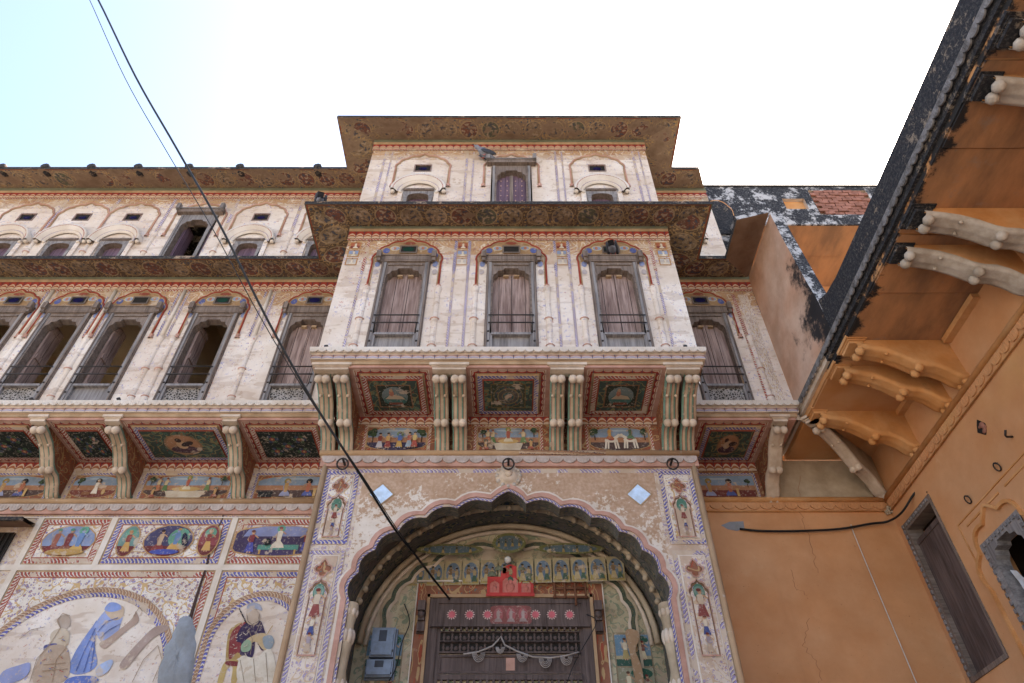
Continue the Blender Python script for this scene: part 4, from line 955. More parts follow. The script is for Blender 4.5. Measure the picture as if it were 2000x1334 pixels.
# ---------------------------------------------------------------- ground-storey frescoes left of the porch
ZA, ZB, ZC = 3.76, 3.235, 3.175
for x0, x1, lb in ((-4.97, -4.245, 'leaf_red'), (-4.185, -2.97, 'leaf_blue'), (-2.91, -1.9, 'leaf_red')):
    b = MB().framed(fg, x0, x1, ZB, ZA, [(.012, 'ochre', 0), (.06, lb, 0), (.01, 'dkred', 0)], 'fl_white', .006); o = b.build('painted_panel', hv); f = Fresco(fg, .009); cz = (ZA+ZB)/2
    def oval(cx, hw, hh, bgc, fn):
        f.a(ell(cx, cz, hw+.014, hh+.014), '#b58a50').a(ell(cx, cz, hw, hh), bgc).a([(cx+hw*math.cos(t), cz+hh*math.sin(t)) for t in [math.pi+.35+k*(math.pi-.7)/10 for k in range(11)]], '#6d2a2a'); fn(cx)
    if x1 < -4.2:
        def fn(cx):
            for dx, q, t in ((-.13, '#7c2a2a', '#9a5a48'), (0, '#8a5138', '#7a3030'), (.12, '#c59a42', '#5f7fae')): f.person(cx+dx, cz-.13, .27, q, t, '#4f8a78', '#8fa0b8' if dx > .1 else '#b08a6a', 1, True, '#5f9c84' if dx > .1 else None)
            f.e(cx+.02, cz-.13, .2, .035, '#b58d3f')
        oval(-4.60, .27, .17, '#7f90b5', fn)
    elif x1 < -2.95:
        def fn1(cx): f.e(cx, cz+.08, .06, .06, '#5f9c84').person(cx, cz-.13, .25, '#c59642', '#8a3a30', '#a8763c')
        def fn2(cx):
            f.e(cx+.1, cz+.03, .11, .11, '#5f9c84').person(cx+.08, cz-.1, .24, '#c59642', '#5f7fae', '#b08a3c', '#7c92bc', -1, True).person(cx-.08, cz-.11, .23, '#8a3230', '#c0a080', '#3a2a28', face=1, seated=True).e(cx, cz-.13, .15, .03, '#34439c').e(cx+.17, cz, .03, .09, '#1f2440', .3)
        oval(-3.98, .10, .17, '#6c8f8a', fn1); oval(-3.56, .25, .175, '#4a4468', fn2); oval(-3.14, .10, .17, '#8a3a40', fn1)
    else:
        f.a([(-2.44+.45*max(-1, min(1, 1.3*math.cos(t*.2618))), cz+.18*math.sin(t*.2618)) for t in range(24)], '#b58a50').a([(-2.44+.435*max(-1, min(1, 1.3*math.cos(t*.2618))), cz+.165*math.sin(t*.2618)) for t in range(24)], '#47395c')
        f.a([(-2.8, cz+.05), (-2.06, cz+.05), (-2.1, cz+.13), (-2.25, cz+.165), (-2.6, cz+.165), (-2.76, cz+.13)], '#8088b4').r(-2.62, -2.2, cz-.1, cz-.045, '#4f9080').r(-2.60, -2.58, cz-.15, cz-.1, '#b58a3c').r(-2.24, -2.22, cz-.15, cz-.1, '#b58a3c')
        f.person(-2.42, cz-.08, .24, '#ddd2be', '#ddd2be', '#8a2a24', seated=True, halo='#5fa08a').person(-2.70, cz-.14, .26, '#3b3f98', '#7c2a34', '#6a3a2c').person(-2.13, cz-.14, .26, '#3b3f98', '#8a2a2a', '#6a5a4c', face=-1).e(-2.53, cz-.02, .035, .04, '#1d2226').e(-2.1, cz, .03, .035, '#1d2226')
    f.build('figure_scene', o)
for x0, x1, z0, z1 in ((-6.2, PX0, ZC, ZB), (-4.245, -4.185, ZB, ZA), (-2.97, -2.91, -1.6, ZC), (-2.97, -2.91, ZB, ZA), (-5.03, -4.97, -1.6, ZC), (-5.03, -4.97, ZB, ZA), (-6.2, PX0, ZA, ZA+.012)): MB().slab(fg, x0, x1, z0, z1, 0, .014, 'trim').build('moulding_bar', hv)
def arch_panel(x0, x1, cx, hw, zs, za, lb):
    b = MB().framed(fg, x0, x1, .6, ZC, [(.012, 'ochre', 0), (.055, lb, 0), (.01, 'dkred', 0)], 'fl_white', .004); o = b.build('painted_panel', hv)
    q = [(cx-hw, .62)]+[(cx-hw*math.cos(t*math.pi/28), zs+(za-zs)*math.sin(t*math.pi/28)) for t in range(29)]+[(cx+hw, .62)]
    r_ = MB(); r_.band(fg, q, grow(q, .05, cx, zs-.3), 'leaf_blue', .010); r_.band(fg, grow(q, .05, cx, zs-.3), grow(q, .10, cx, zs-.3), 'rope', .012); r_.poly(fg, q[::-1], 'white', .007); r_.build('arch_border', o); return o
pb = arch_panel(-4.97, -2.97, -4.03, .87, 2.08, 2.90, 'leaf_red'); ps = arch_panel(-2.91, -1.9, -2.41, .39, 2.45, 2.86, 'leaf_blue')
f = Fresco(fg, .010)                                  # big faded scene: robed figures round a seat
def pp(px, py): return P(px, py, YG)
def pa(col, *q): f.a(smooth([pp(*k) for k in q]), col)
pa('#6f86c4', (135, 1310), (150, 1270), (183, 1222), (190, 1215), (186, 1260), (190, 1300), (160, 1318))
pa('#8f9fd0', (186, 1222), (205, 1195), (225, 1185), (240, 1200), (236, 1222), (222, 1255), (205, 1262), (190, 1240))
pa('#c2a88c', (206, 1195), (218, 1182), (242, 1186), (240, 1206), (222, 1212)); pa('#7a93d0', (205, 1192), (215, 1178), (232, 1180), (238, 1190), (220, 1196))
pa('#b29888', (195, 1258), (215, 1245), (245, 1222), (262, 1205), (266, 1195), (272, 1214), (250, 1232), (222, 1256), (205, 1268))
pa('#b3a08f', (112, 1215), (122, 1203), (136, 1205), (138, 1222), (125, 1232)); pa('#c6b49c', (100, 1240), (118, 1228), (136, 1235), (132, 1262), (105, 1265)); pa('#4a4c88', (88, 1262), (112, 1258), (110, 1272), (90, 1276))
pa('#b59c84', (66, 1334), (78, 1285), (100, 1262), (132, 1266), (138, 1310), (120, 1334)); pa('#8a92c0', (0, 1334), (8, 1312), (40, 1300), (60, 1296), (56, 1318), (30, 1334))
pa('#a89084', (235, 1300), (245, 1285), (272, 1255), (300, 1228), (322, 1222), (330, 1230), (300, 1248), (270, 1280), (250, 1305), (238, 1308)); pa('#9fb0d4', (190, 1305), (215, 1290), (222, 1295), (210, 1315), (192, 1322)); pa('#4f6ab8', (130, 1330), (150, 1322), (185, 1322), (190, 1334), (130, 1345))
def st(col, w_, *q): f.line([pp(*k) for k in q], w_, col)
for q in (((150, 1312), (165, 1275), (188, 1228)), ((165, 1314), (178, 1270), (190, 1240)), ((178, 1312), (184, 1275), (187, 1250)), ((192, 1236), (210, 1215), (232, 1208)), ((196, 1248), (214, 1232), (236, 1220))): st('#44589c', .007, *q)
for q in (((60, 1334), (74, 1288), (98, 1262)), ((98, 1262), (120, 1228), (114, 1212), (124, 1200), (138, 1204)), ((104, 1334), (112, 1290), (130, 1268)), ((86, 1300), (130, 1296)), ((84, 1312), (134, 1308)), ((260, 1334), (282, 1290), (310, 1262), (318, 1290), (300, 1334)), ((40, 1250), (62, 1232), (90, 1226)), ((262, 1206), (274, 1188), (280, 1196))): st('#a08468', .006, *q)
for k in range(26): x_, y_ = random.uniform(70, 135), random.uniform(1240, 1330); st(random.choice(('#a5503f', '#5a66a8', '#b08a5a')), .006, (x_, y_), (x_+random.uniform(-8, 8), y_+random.uniform(-5, 5)))
f.build('figure_scene', pb)
f = Fresco(fg, .010)                                  # seated man in dark coat, chair with red back
pa('#b08f4c', (441, 1305), (446, 1240), (460, 1222), (476, 1216), (492, 1216), (492, 1300), (470, 1285), (452, 1300)); pa('#8a2c30', (448, 1290), (450, 1245), (462, 1226), (485, 1219), (488, 1290), (465, 1275))
pa('#b89a54', (425, 1334), (441, 1292), (470, 1294), (462, 1334), (452, 1334), (455, 1305), (445, 1305), (436, 1334)); pa('#7c2a2a', (444, 1292), (470, 1294), (468, 1302), (443, 1300))
pa('#3c2c50', (462, 1252), (470, 1228), (486, 1216), (498, 1222), (510, 1214), (520, 1240), (528, 1258), (512, 1272), (500, 1252), (494, 1284), (470, 1280), (472, 1258)); pa('#c0a578', (480, 1252), (500, 1240), (518, 1238), (530, 1248), (528, 1266), (515, 1270), (500, 1254), (485, 1262))
pa('#d8ccba', (470, 1284), (500, 1286), (530, 1268), (536, 1334), (468, 1334)); pa('#8a96a0', (514, 1246), (530, 1242), (536, 1254), (530, 1268), (518, 1266)); pa('#b7a08a', (484, 1218), (482, 1196), (496, 1190), (508, 1200), (506, 1216), (496, 1222))
pa('#9aa0b4', (483, 1200), (484, 1184), (494, 1178), (508, 1182), (512, 1194), (498, 1190)); pa('#8fa88a', (472, 1262), (484, 1250), (492, 1258), (488, 1272), (474, 1274)); pa('#2a2430', (468, 1192), (470, 1191), (482, 1216), (480, 1217))
for q in (((470, 1290), (478, 1334)), ((496, 1288), (500, 1334)), ((520, 1276), (524, 1334)), ((486, 1230), (494, 1250), (490, 1280)), ((510, 1216), (500, 1240))): st('#8f7c68', .005, *q)
for k in range(18): x_, y_ = random.uniform(450, 486), random.uniform(1226, 1286); st('#c8b8a8', .006, (x_, y_), (x_+random.uniform(-6, 6), y_+random.uniform(-5, 5)))
st('#6a5c52', .006, (484, 1204), (486, 1216), (494, 1222), (506, 1216), (508, 1202)); st('#b08f4c', .008, (524, 1240), (530, 1230), (534, 1224))
f.build('figure_scene', ps)
# crack and cement repair
cr = MB(); q = [(438, 992, 2), (434, 1015, 2), (426, 1030, 2.5), (420, 1048, 3), (412, 1064, 4.5), (408, 1085, 4), (402, 1110, 4.5), (392, 1140, 5), (384, 1165, 6), (376, 1192, 7), (370, 1215, 7)]
for (a, b_, c), (d, e, g) in zip(q, q[1:]):
    cr.face([PT(a-c/2, b_, YG-.013), PT(a+c/2, b_, YG-.013), PT(d+g/2, e, YG-.013), PT(d-g/2, e, YG-.013)], 'crack')
cr.build('wall_crack', hv)
ce = MB(); ring_ = [(352, 1205), (372, 1198), (384, 1222), (388, 1262), (380, 1300), (372, 1345), (350, 1390), (320, 1400), (306, 1350), (312, 1300), (322, 1262), (338, 1235)]
cc = PT(350, 1290, YG); R0 = [PT(x, y, YG) for x, y in ring_]; n = 36; lv = 6; rows = []
for l in range(lv+1):
    t = l/lv; row = []
    for k in range(n):
        g = k*12/n; i = int(g) % 12; p = R0[i].lerp(R0[(i+1) % 12], g-int(g)); d = random.uniform(.94, 1.06) if l < lv else 1
        row.append(cc.lerp(p, (1-t)*d)+Vector((0, -.004-.045*math.sin(min(1, t*1.5)*1.57)-(random.uniform(0, .012) if l else -.004), 0)))
    rows.append(row)
for l in range(lv):
    for k in range(n): j = (k+1) % n; ce.face([rows[l][k], rows[l][j], rows[l+1][j], rows[l+1][k]], 'cement', None, None, True)
ce.build('cement_patch', hv)['label'] = 'lumpy grey cement repair smeared over the fresco'
# dark barred opening with stone hood at the far left
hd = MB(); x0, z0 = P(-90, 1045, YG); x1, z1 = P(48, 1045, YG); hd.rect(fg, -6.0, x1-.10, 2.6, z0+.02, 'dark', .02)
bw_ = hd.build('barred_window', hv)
for k in range(16): MB().tube([(-6.0+k*.055, YG-.03, 2.6), (-6.0+k*.055, YG-.03, z0)], .008, 'iron', 5).build('bar', bw_)
h2_ = MB(); h2_.face([(-6.2, YG, z0+.09), (x1+.05, YG, z0+.09), (x1+.12, YG-.3, z0+.0), (-6.2, YG-.3, z0+.0)], 'brown').box(-6.2, x1+.12, YG-.31, YG-.28, z0-.0, z0+.035, 'lip').face([(-6.2, YG-.31, z0+.036), (x1+.12, YG-.31, z0+.036), (x1+.05, YG, z0+.13), (-6.2, YG, z0+.13)], 'lip').build('window_hood', hv)
# ---------------------------------------------------------------- the door in the porch
DX0, DX1 = P(840, 1185, YV)[0], P(1152, 1185, YV)[0]; DC = (DX0+DX1)/2; DT = 2.86
d = MB(); pl = front(YV-.005)
for s_, x in ((-1, DX0), (1, DX1)):
    a, c = (x-.13, x) if s_ < 0 else (x, x+.13); d.slab(fb, min(x+s_*.028, x), max(x+s_*.028, x), -1.6, DT+.03, 0, .05, 'rope')
    d.hstrip(fb, a, c, -1.6, DT+.15, 'fl_rust', .012); d.slab(fb, a-.01 if s_ < 0 else c, a if s_ < 0 else c+.01, -1.6, DT+.15, 0, .03, 'trim')
d.slab(fb, DX0-.03, DX1+.03, DT, DT+.03, 0, .05, 'rope'); d.rect(fb, DX0, DX1, DT+.03, DT+.17, 'fl_rust', .014); d.slab(fb, DX0-.14, DX1+.14, DT+.165, DT+.18, 0, .03, 'trim')
door = d.build('doorway', hv)
fm = MB(); fm.slab(fb, DX0, DX0+.085, -1.6, DT, -.02, .03, 'wood_dark').slab(fb, DX1-.085, DX1, -1.6, DT, -.02, .03, 'wood_dark').slab(fb, DX0+.085, DX1-.085, DT-.055, DT, -.02, .035, 'wood_dark'); fm.slab(fb, DX0+.085, DX0+.12, -1.6, DT-.055, -.02, .012, 'wood_dark').slab(fb, DX1-.12, DX1-.085, -1.6, DT-.055, -.02, .012, 'wood_dark'); fm.build('door_frame', door)
ln = MB(); ln.slab(fb, DX0+.085, DX1-.085, 2.60, DT-.055, -.02, .022, 'wood_dark').slab(fb, DX0+.02, DX1-.02, 2.575, 2.60, -.02, .06, 'wood_dark')
for k in range(24): x = DX0+.15+k*(DX1-DX0-.3)/23; ln.slab(fb, x-.008, x+.008, 2.545, 2.575, 0, .05, 'wood_dark')
lint = ln.build('carved_lintel', door); f = Fresco(fb, .0235); f.a(smooth([(DC-.17, 2.615), (DC, 2.61), (DC+.19, 2.615), (DC+.195, 2.70), (DC+.19, 2.78), (DC, 2.785), (DC-.17, 2.78), (DC-.18, 2.70)]), '#8a4a48')
for dx in (-.11, .01, .125): f.e(DC+dx, 2.70, .045, .065, '#a8565a').person(DC+dx, 2.63, .13, '#a08a88', '#b09a98', '#94605c', '#a89290', seated=True)
f.build('painted_gods', lint)
for px in (882, 917, 952, 1046, 1078, 1113):
    x, z = P(px, 1206, YV-.03); b = MB()
    for k in range(12): t = k*.5236; b.poly(fb, ell(x+.038*math.cos(t), 2.70+.038*math.sin(t), .012, .007, t, 8), 'palepink', .0245)
    b.poly(fb, ell(x, 2.70, .032, .032), 'pink', .026); b.build('rosette', lint)
for row, (za, zb_) in enumerate(((2.455, 2.535), (2.36, 2.44))):
    b = MB(); b.slab(fb, DX0+.12, DX1-.12, za-.014, za, -.02, .03, 'wood_dark').rect(fb, DX0+.12, DX1-.12, za, zb_, 'dark', .006).slab(fb, DX0+.12, DX1-.12, zb_, zb_+.008, -.02, .03, 'wood_dark'); rail = b.build('baluster_rail', door)
    for k in range(17):
        x = DX0+.155+k*(DX1-DX0-.31)/16; c = fb.p(x, za, 0); MB().lathe(c, [(.012, 0), (.016, .012), (.009, .022), (.017, .04), (.009, .056), (.014, .066), (.012, .08)], 'wood_dark', 8).build('baluster', rail)
        if k < 16: MB().ball(fb.p(x+(DX1-DX0-.31)/32, za+.035, .004), .02, 'wood_dark', 8, (1, .5, 1)).build('knob', rail)
pn = MB(); pn.framed(fb, DX0+.12, DX1-.12, 2.17, 2.335, [(.02, 'wood_dark', -.012)], 'wood_dark', .02).rect(fb, DC-.035, DC+.045, 2.2, 2.31, 'rose', .0105); pn.slab(fb, DX0+.12, DX1-.12, 2.115, 2.16, -.02, .035, 'wood_dark')
for k in range(22): x = DX0+.16+k*(DX1-DX0-.32)/21; pn.slab(fb, x-.01, x+.01, 2.085, 2.115, 0, .03, 'wood_dark')
pn.build('door_panel', door)
for s_ in (-1, 1):
    b = MB(); a, c = (DX0+.12, DC-.004) if s_ < 0 else (DC+.004, DX1-.12); b.framed(fb, a, c, -1.5, 2.08, [(.07, 'wood_dark', -.01), (.02, 'wood_frame', -.008)], 'wood_dark', .026); b.build('door_leaf', door)
    x = (DX0-.065) if s_ < 0 else (DX1+.065); b = MB(); b.slab(fb, x-.04, x+.04, 2.52, 2.80, 0, .03, 'wood_dark').slab(fb, x-.035, x+.035, 2.70, 2.79, .03, .14, 'wood_dark').slab(fb, x-.03, x+.03, 2.62, 2.70, .03, .10, 'wood_dark').slab(fb, x-.035, x+.035, 2.53, 2.62, .03, .07, 'wood_dark'); b.ball(fb.p(x, 2.67, .10), .035, 'wood_dark', 8); b.build('carved_corbel', door)
# shrine plaque, bulb, rack, garland, meters
root = empty('shrine_plaque', (DC, YV, DT+.02)); tag(root, 'small red shrine plaque with stepped top above the carved door', 'shrine')
x0, zb0 = P(951, 1170, YV-.05); x1, zt0 = P(1041, 1115, YV-.05); cx = (x0+x1)/2; hw = (x1-x0)/2; b = MB()
o = [(cx-hw, DT+.01), (cx-hw, DT+.20), (cx-hw*.42, DT+.20), (cx-hw*.40, DT+.27), (cx-hw*.25, DT+.31), (cx, DT+.33), (cx+hw*.25, DT+.31), (cx+hw*.40, DT+.27), (cx+hw*.42, DT+.20), (cx+hw, DT+.20), (cx+hw, DT+.01)]
b.poly(fb, o, 'redpaint', .06); b.band(fb, o, o, 'redpaint', .06, 0, True); b.slab(fb, cx-hw*1.04, cx+hw*1.04, DT+.0, DT+.025, .06, .075, 'redpaint'); b.build('backing', root)
for dx, w_, h_ in ((0, .075, .15), (-hw*.68, .045, .11), (hw*.68, .045, .11)):
    b = MB(); q = cusped(cx+dx, w_, DT+.04, DT+.04+h_*.65, DT+.04+h_, 2, .2, 4, .01); b.band(fb, q, grow(q, .012, cx+dx, DT+.1), 'redpaint', .068); b.poly(fb, q[::-1], 'redpaint2', .061)
    b.ball(fb.p(cx+dx, DT+.04+h_*.35, .06), w_*.6, 'redpaint2', 8, (1, .4, 1.1)); b.ball(fb.p(cx+dx, DT+.04+h_*.72, .06), w_*.32, 'redpaint2', 8, (1, .5, 1)); b.build('relief_niche', root)
for dx, z in ((-hw*.8, .23), (hw*.8, .23), (-hw*.5, .29), (hw*.5, .29), (0, .36)): MB().lathe(fb.p(cx+dx, DT+z-.03, .03), [(.05, 0), (.055, .02), (.035, .05), (.012, .075), (.004, .1)], 'green', 8).build('painted_dome', root)
root = empty('light_bulb', (0, YV, 3.1)); p = PT(992, 1092, YV-.1); root.location = (p.x, YV, p.z+H); tag(root, 'white bulb in a holder sticking out above the red shrine plaque', 'light bulb')
MB().lathe((p.x, YV-.0, p.z+.03), [(.03, 0), (.03, .02), (.018, .03), (.018, .07)], 'wirewhite', 10, (0, -1, -.4)).build('holder', root)
MB().lathe((p.x, YV-.065, p.z+.005), [(.016, 0), (.03, .03), (.036, .055), (.025, .085), (.001, .095)], 'bulb', 10, (0, -1, -.4)).build('glass', root)
x0, z0 = P(1080, 1168, YV-.06); x1, z1 = P(1146, 1130, YV-.06); root = empty('iron_rack', (x0, YV, z0)); tag(root, 'rusty iron rack with upright tines leaning above the door', 'rack')
for z in (z0+.015, z0+.10): MB().tube([(x0, YV-.05, z), (x1, YV-.05, z)], .012, 'rust', 6).build('crossbar', root)
for k in range(4): x = x0+.02+k*(x1-x0-.04)/3; MB().tube([(x, YV-.055, z0-(.07 if k == 2 else 0)), (x, YV-.06, z1+.07), (x, YV-.06, z1+.12)], [.011, .011, .002], 'rust', 6).build('tine', root)
root = empty('door_garland', (DC, YV-.05, 2.4)); tag(root, 'grey rope garland with looped tassels strung across the door', 'garland')
rp = [(905, 1278), (935, 1273), (962, 1262), (973, 1250), (978, 1243), (986, 1260), (1010, 1272), (1040, 1283), (1075, 1285), (1105, 1281), (1130, 1274)]
MB().tube([PT(x, y, YV-.055) for x, y in rp], .008, 'rag', 6).build('rope', root)
for px, py, s_ in ((935, 1275, 1), (977, 1264, .7), (1020, 1277, .9), (1065, 1286, 1), (1106, 1282, .95)):
    b = MB(); c = PT(px, py, YV-.055)
    for k in range(4): rr = (.022+.011*k)*s_; b.tube([(c.x+rr*math.cos(t*math.pi/8), c.y-.002*k, c.z+rr*1.5*math.sin(t*math.pi/8)) for t in range(8, 17)], .0042, 'rag', 5)
    b.build('loop', root)
def meter(px0, px1, py0, py1, label):
    a = PT(px0, py1, YV-.12); c = PT(px1, py0, YV-.12); r_ = empty('electricity_meter', (a.x, YV, a.z)); tag(r_, label, 'electric meter', 'electricity meter boxes in the archway'); pl = front(YV)
    b = MB(); b.slab(pl, a.x, c.x, a.z, c.z, .012, .10, 'meter').slab(pl, a.x-.012, c.x+.012, a.z-.012, c.z+.012, .0, .04, 'meter'); b.slab(pl, a.x+.012, c.x-.012, a.z+.012, c.z-.012, .10, .118, 'meter'); b.build('case', r_)
    h_ = c.z-a.z; w_ = c.x-a.x; MB().slab(pl, a.x+w_*.33, a.x+w_*.66, a.z+h_*.5, a.z+h_*.88, .118, .121, 'meterwin').build('window', r_)
    for dx in (.06, .94): MB().ball(pl.p(a.x+w_*dx, a.z+h_*.2, .10), .012, 'iron', 6).build('screw', r_)
meter(720, 773, 1224, 1281, 'blue-grey electricity meter box, the upper of the two in the archway'); meter(711, 768, 1286, 1320, 'blue-grey electricity meter box, the lower of the two in the archway')
# ---------------------------------------------------------------- the orange house on the right
XW, XS = 4.07, 3.07                                   # its wall, and the rim of its terrace
oh = empty('orange_house', (XW, 3, -1.6)); tag(oh, 'orange plastered house with bracketed terrace at right angles to the mansion', 'building')
sw = side(XW); YN = -4.0                              # the side wall runs past the camera; coords (-y, height)
dY0, dZt = 6.42, 3.62; dY1, dZb = 5.79, 2.08
wy0, wy1, wz1, wz0 = 5.47, 4.86, 2.90, 1.55
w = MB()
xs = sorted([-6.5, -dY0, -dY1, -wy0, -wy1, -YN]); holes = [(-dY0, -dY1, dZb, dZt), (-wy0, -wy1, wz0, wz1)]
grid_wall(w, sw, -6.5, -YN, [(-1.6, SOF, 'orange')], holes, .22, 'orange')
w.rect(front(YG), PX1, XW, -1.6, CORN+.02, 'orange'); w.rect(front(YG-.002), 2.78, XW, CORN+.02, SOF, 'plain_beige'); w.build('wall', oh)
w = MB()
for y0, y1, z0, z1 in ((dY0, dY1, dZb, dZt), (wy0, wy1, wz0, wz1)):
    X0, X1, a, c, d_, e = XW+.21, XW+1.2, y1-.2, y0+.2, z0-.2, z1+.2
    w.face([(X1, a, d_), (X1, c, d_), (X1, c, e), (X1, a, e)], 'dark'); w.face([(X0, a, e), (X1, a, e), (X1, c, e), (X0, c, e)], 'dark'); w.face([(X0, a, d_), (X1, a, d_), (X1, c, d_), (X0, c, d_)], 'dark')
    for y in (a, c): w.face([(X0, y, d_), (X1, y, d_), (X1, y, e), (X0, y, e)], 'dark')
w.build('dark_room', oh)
for pts_, nm in (([(1560, 930), (1563, 1000), (1585, 1065), (1600, 1130)], 0), ([(1548, 1110), (1552, 1150), (1580, 1165)], 0), ([(1580, 1210), (1570, 1260), (1605, 1310), (1600, 1345)], 0)):
    b = MB(); q_ = []
    for (x0, y0), (x1, y1) in zip(pts_, pts_[1:]):
        for k in range(8): q_.append((x0+(x1-x0)*k/8+random.uniform(-4, 4), y0+(y1-y0)*k/8+random.uniform(-3, 3)))
    for (x0, y0), (x1, y1) in zip(q_, q_[1:]): b.face([PT(x0-.45, y0, YG-.003), PT(x0+.45, y0, YG-.003), PT(x1+.45, y1, YG-.003), PT(x1-.45, y1, YG-.003)], 'hair')
    b.build('wall_crack', oh)
# string course on both walls, with shells
b = MB(); zc = CORN
for (A, B, n) in (((PX1+.02, YG), (XW, YG), (0, -1)), ((XW, YG), (XW, YN), (-1, 0))):
    a, c, nn = Vector((*A, 0)), Vector((*B, 0)), Vector((*n, 0)); z = lambda p, h, o: p+nn*o+Vector((0, 0, h))
    b.tube([z(a, zc+.11, .03), z(c, zc+.11, .03)], .032, 'orange_br', 8); b.face([z(a, zc-.02, .018), z(c, zc-.02, .018), z(c, zc+.09, .018), z(a, zc+.09, .018)], 'orange'); b.face([z(a, zc-.02, 0), z(c, zc-.02, 0), z(c, zc-.02, .018), z(a, zc-.02, .018)], 'orange')
    b.tube([z(a, zc-.02, .018), z(c, zc-.02, .018)], .008, 'orange_br', 6)
sco = b.build('string_course', oh); shells(SH_O, sco, (PX1+.05, YG-.019, zc+.055), (XW-.05, YG-.019, zc+.055), 16); shells(SH_O, sco, (XW-.019, YG-.05, zc+.055), (XW-.019, .2, zc+.055), 45, -math.pi/2)
# terrace slab with shell rim and low mouldy kerb
b = MB(); yk = 4.60
b.box(XS, XW+2.5, YN, 4.9, SLT-.03, SLT, 'mould').box(XS+.02, XW+2.5, YN, 4.9, SLT-.10, SLT-.03, 'mould').box(XS+.0, XW+2.5, 4.9, YG, SLT-.03, SLT, 'trim').box(XS+.02, XW+2.5, 4.9, YG-.01, SLT-.10, SLT-.03, 'cream').box(XS+.05, XW+.3, YN, YG-.01, SOF+.004, SLT-.10, 'edge'); ts = b.build('terrace_slab', oh)
shells(SH_M, ts, (XS, 5.63, SLT-.012), (XS, .3, SLT-.012), 56, -math.pi/2)
kb = MB(); ky = [YN, 0, 2, 3.5, 4.2, 4.45, 4.60]; kz = [4.98, 4.98, 4.985, 4.99, 5.0, 5.04, 5.12]
for i in range(len(ky)-1):
    q = [(XS+.012, ky[i], SLT), (XS+.012, ky[i+1], SLT), (XS+.012, ky[i+1], kz[i+1]), (XS+.012, ky[i], kz[i])]; kb.face(q, 'mould'); t = [(x+.14, y, z) for x, y, z in q]; kb.face(t, 'mould2'); kb.face([q[3], q[2], t[2], t[3]], 'mould2')
kb.build('terrace_kerb', oh)
ys = [6.45, 5.68, 4.80, 3.95, 3.32, 2.55, 1.90, 1.05, .4, -1, -2.5, YN]
for i in range(len(ys)-1):
    MB().slab(under(SOF-.002-.012*(i % 2)), XS+.06, XW, -ys[i]+.006, -ys[i+1]-.006, -.012, 0, 'stone' if 2 <= i else 'edge').build('soffit_slab', oh)
# brackets in pairs, bare stucco scrolls on the outer ones
BO = bracket_mesh(.93, .18, 1, 'orange_br', 'orange_br', 'orange_br', z0=4.03, cap='orange_br'); BG = bracket_mesh(.93, .18, 1, 'bare_br', 'orange_br', 'bare_br', z0=4.03, cap='mould')
for y, me in ((5.66, BO), (4.96, BO), (4.62, BO), (3.50, BG), (3.15, BG), (2.08, BG), (1.72, BG), (.6, BG), (.25, BG)): link('bracket', me, oh, (XW, y, 0), (0, 0, -math.pi/2))
BC = bracket_mesh(1.18, .13, 1, 'cream', 'plain_beige', 'cream', z0=4.0); link('bracket', BC, oh, (XW-.03, YG-.03, 0), (0, 0, -math.radians(49)))
for y in (5.31, 4.23, 2.8, 1.35):                     # moulded ribs along the wall top between pairs
    MB().box(XW-.07, XW, y-.28, y+.28, SOF-.07, SOF-.016, 'orange_br').build('soffit_rib', oh)
# wing wall closing the terrace against the mansion
b = MB(); q = [(5.75, SLT), (4.60, SLT), (4.60, 5.12), (4.64, 5.5), (4.70, 6.30), (4.72, 6.80), (5.75, 6.80)]
for x, m in ((XS+.004, 'wing'), (XS+.14, 'mould2')): b.face([(x, y, z) for y, z in q], m)
for (y0, z0), (y1, z1) in zip(q[1:], q[2:]): b.face([(XS+.004, y0, z0), (XS+.14, y0, z0), (XS+.14, y1, z1), (XS+.004, y1, z1)], 'mould2')
b.build('wing_wall', oh)
# shuttered opening with weathered frame
b = MB(); fw = .075; sf_ = side(XW-.012)
for a0, a1, b0, b1 in ((-dY0, -dY0+fw, dZb, dZt), (-dY1-.03, -dY1, dZb, dZt), (-dY0+fw, -dY1-.03, dZt-fw, dZt), (-dY0+fw, -dY1-.03, dZb, dZb+.04)): b.slab(sf_, a0, a1, b0, b1, -.16, 0, 'wood_frame')
for k in range(26): z = dZb+.05+k*.058; b.slab(sf_, -dY0+.012, -dY0+.04, z, z+.035, 0, .012, 'wood_grey')
for k in range(9): b.slab(sf_, -dY0+.09+k*.058, -dY0+.12+k*.058, dZt-.05, dZt-.02, 0, .012, 'wood_grey')
dr = b.build('shuttered_opening', oh); MB().slab(sf_, -dY0+fw, -dY1-.03, dZb+.04, dZt-.22, -.10, -.05, 'wood_dark').build('shutter', dr); MB().slab(sf_, -dY0+fw, -dY1-.03, dZt-.25, dZt-.20, -.11, -.04, 'wood_dark').build('transom', dr)
# cusped window
cyy = -(wy0+wy1)/2; o = cusped(cyy, .41, 1.2, 2.55, 3.02, 2, .30, 6, .03); b = MB(); b.band(sw, o, o, 'orange', .004, .004); b.band(sw, grow(o, .0, cyy, 2.2), grow(o, .03, cyy, 2.2), 'orange_br', .03, .03); b.band(sw, grow(o, .03, cyy, 2.2), grow(o, .03, cyy, 2.2), 'orange_br', .03, 0); b.band(sw, o, o, 'orange_br', 0, .03)
cw = b.build('cusped_window', oh); b = MB(); i = head_outline(cyy, .215, wz0, wz1-.07); hole_plate(b, side(XW-.008), i, cyy-.305, cyy+.305, wz0, wz1, 'wood_grey', .12, 'wood_grey', None, 0, 2.2)
for s_ in (-1, 1):
    for k in range(20): b.slab(side(XW-.008), cyy+s_*.275-.014, cyy+s_*.275+.014, wz0+.02+k*.066, wz0+.055+k*.066, 0, .012, 'wood_grey')
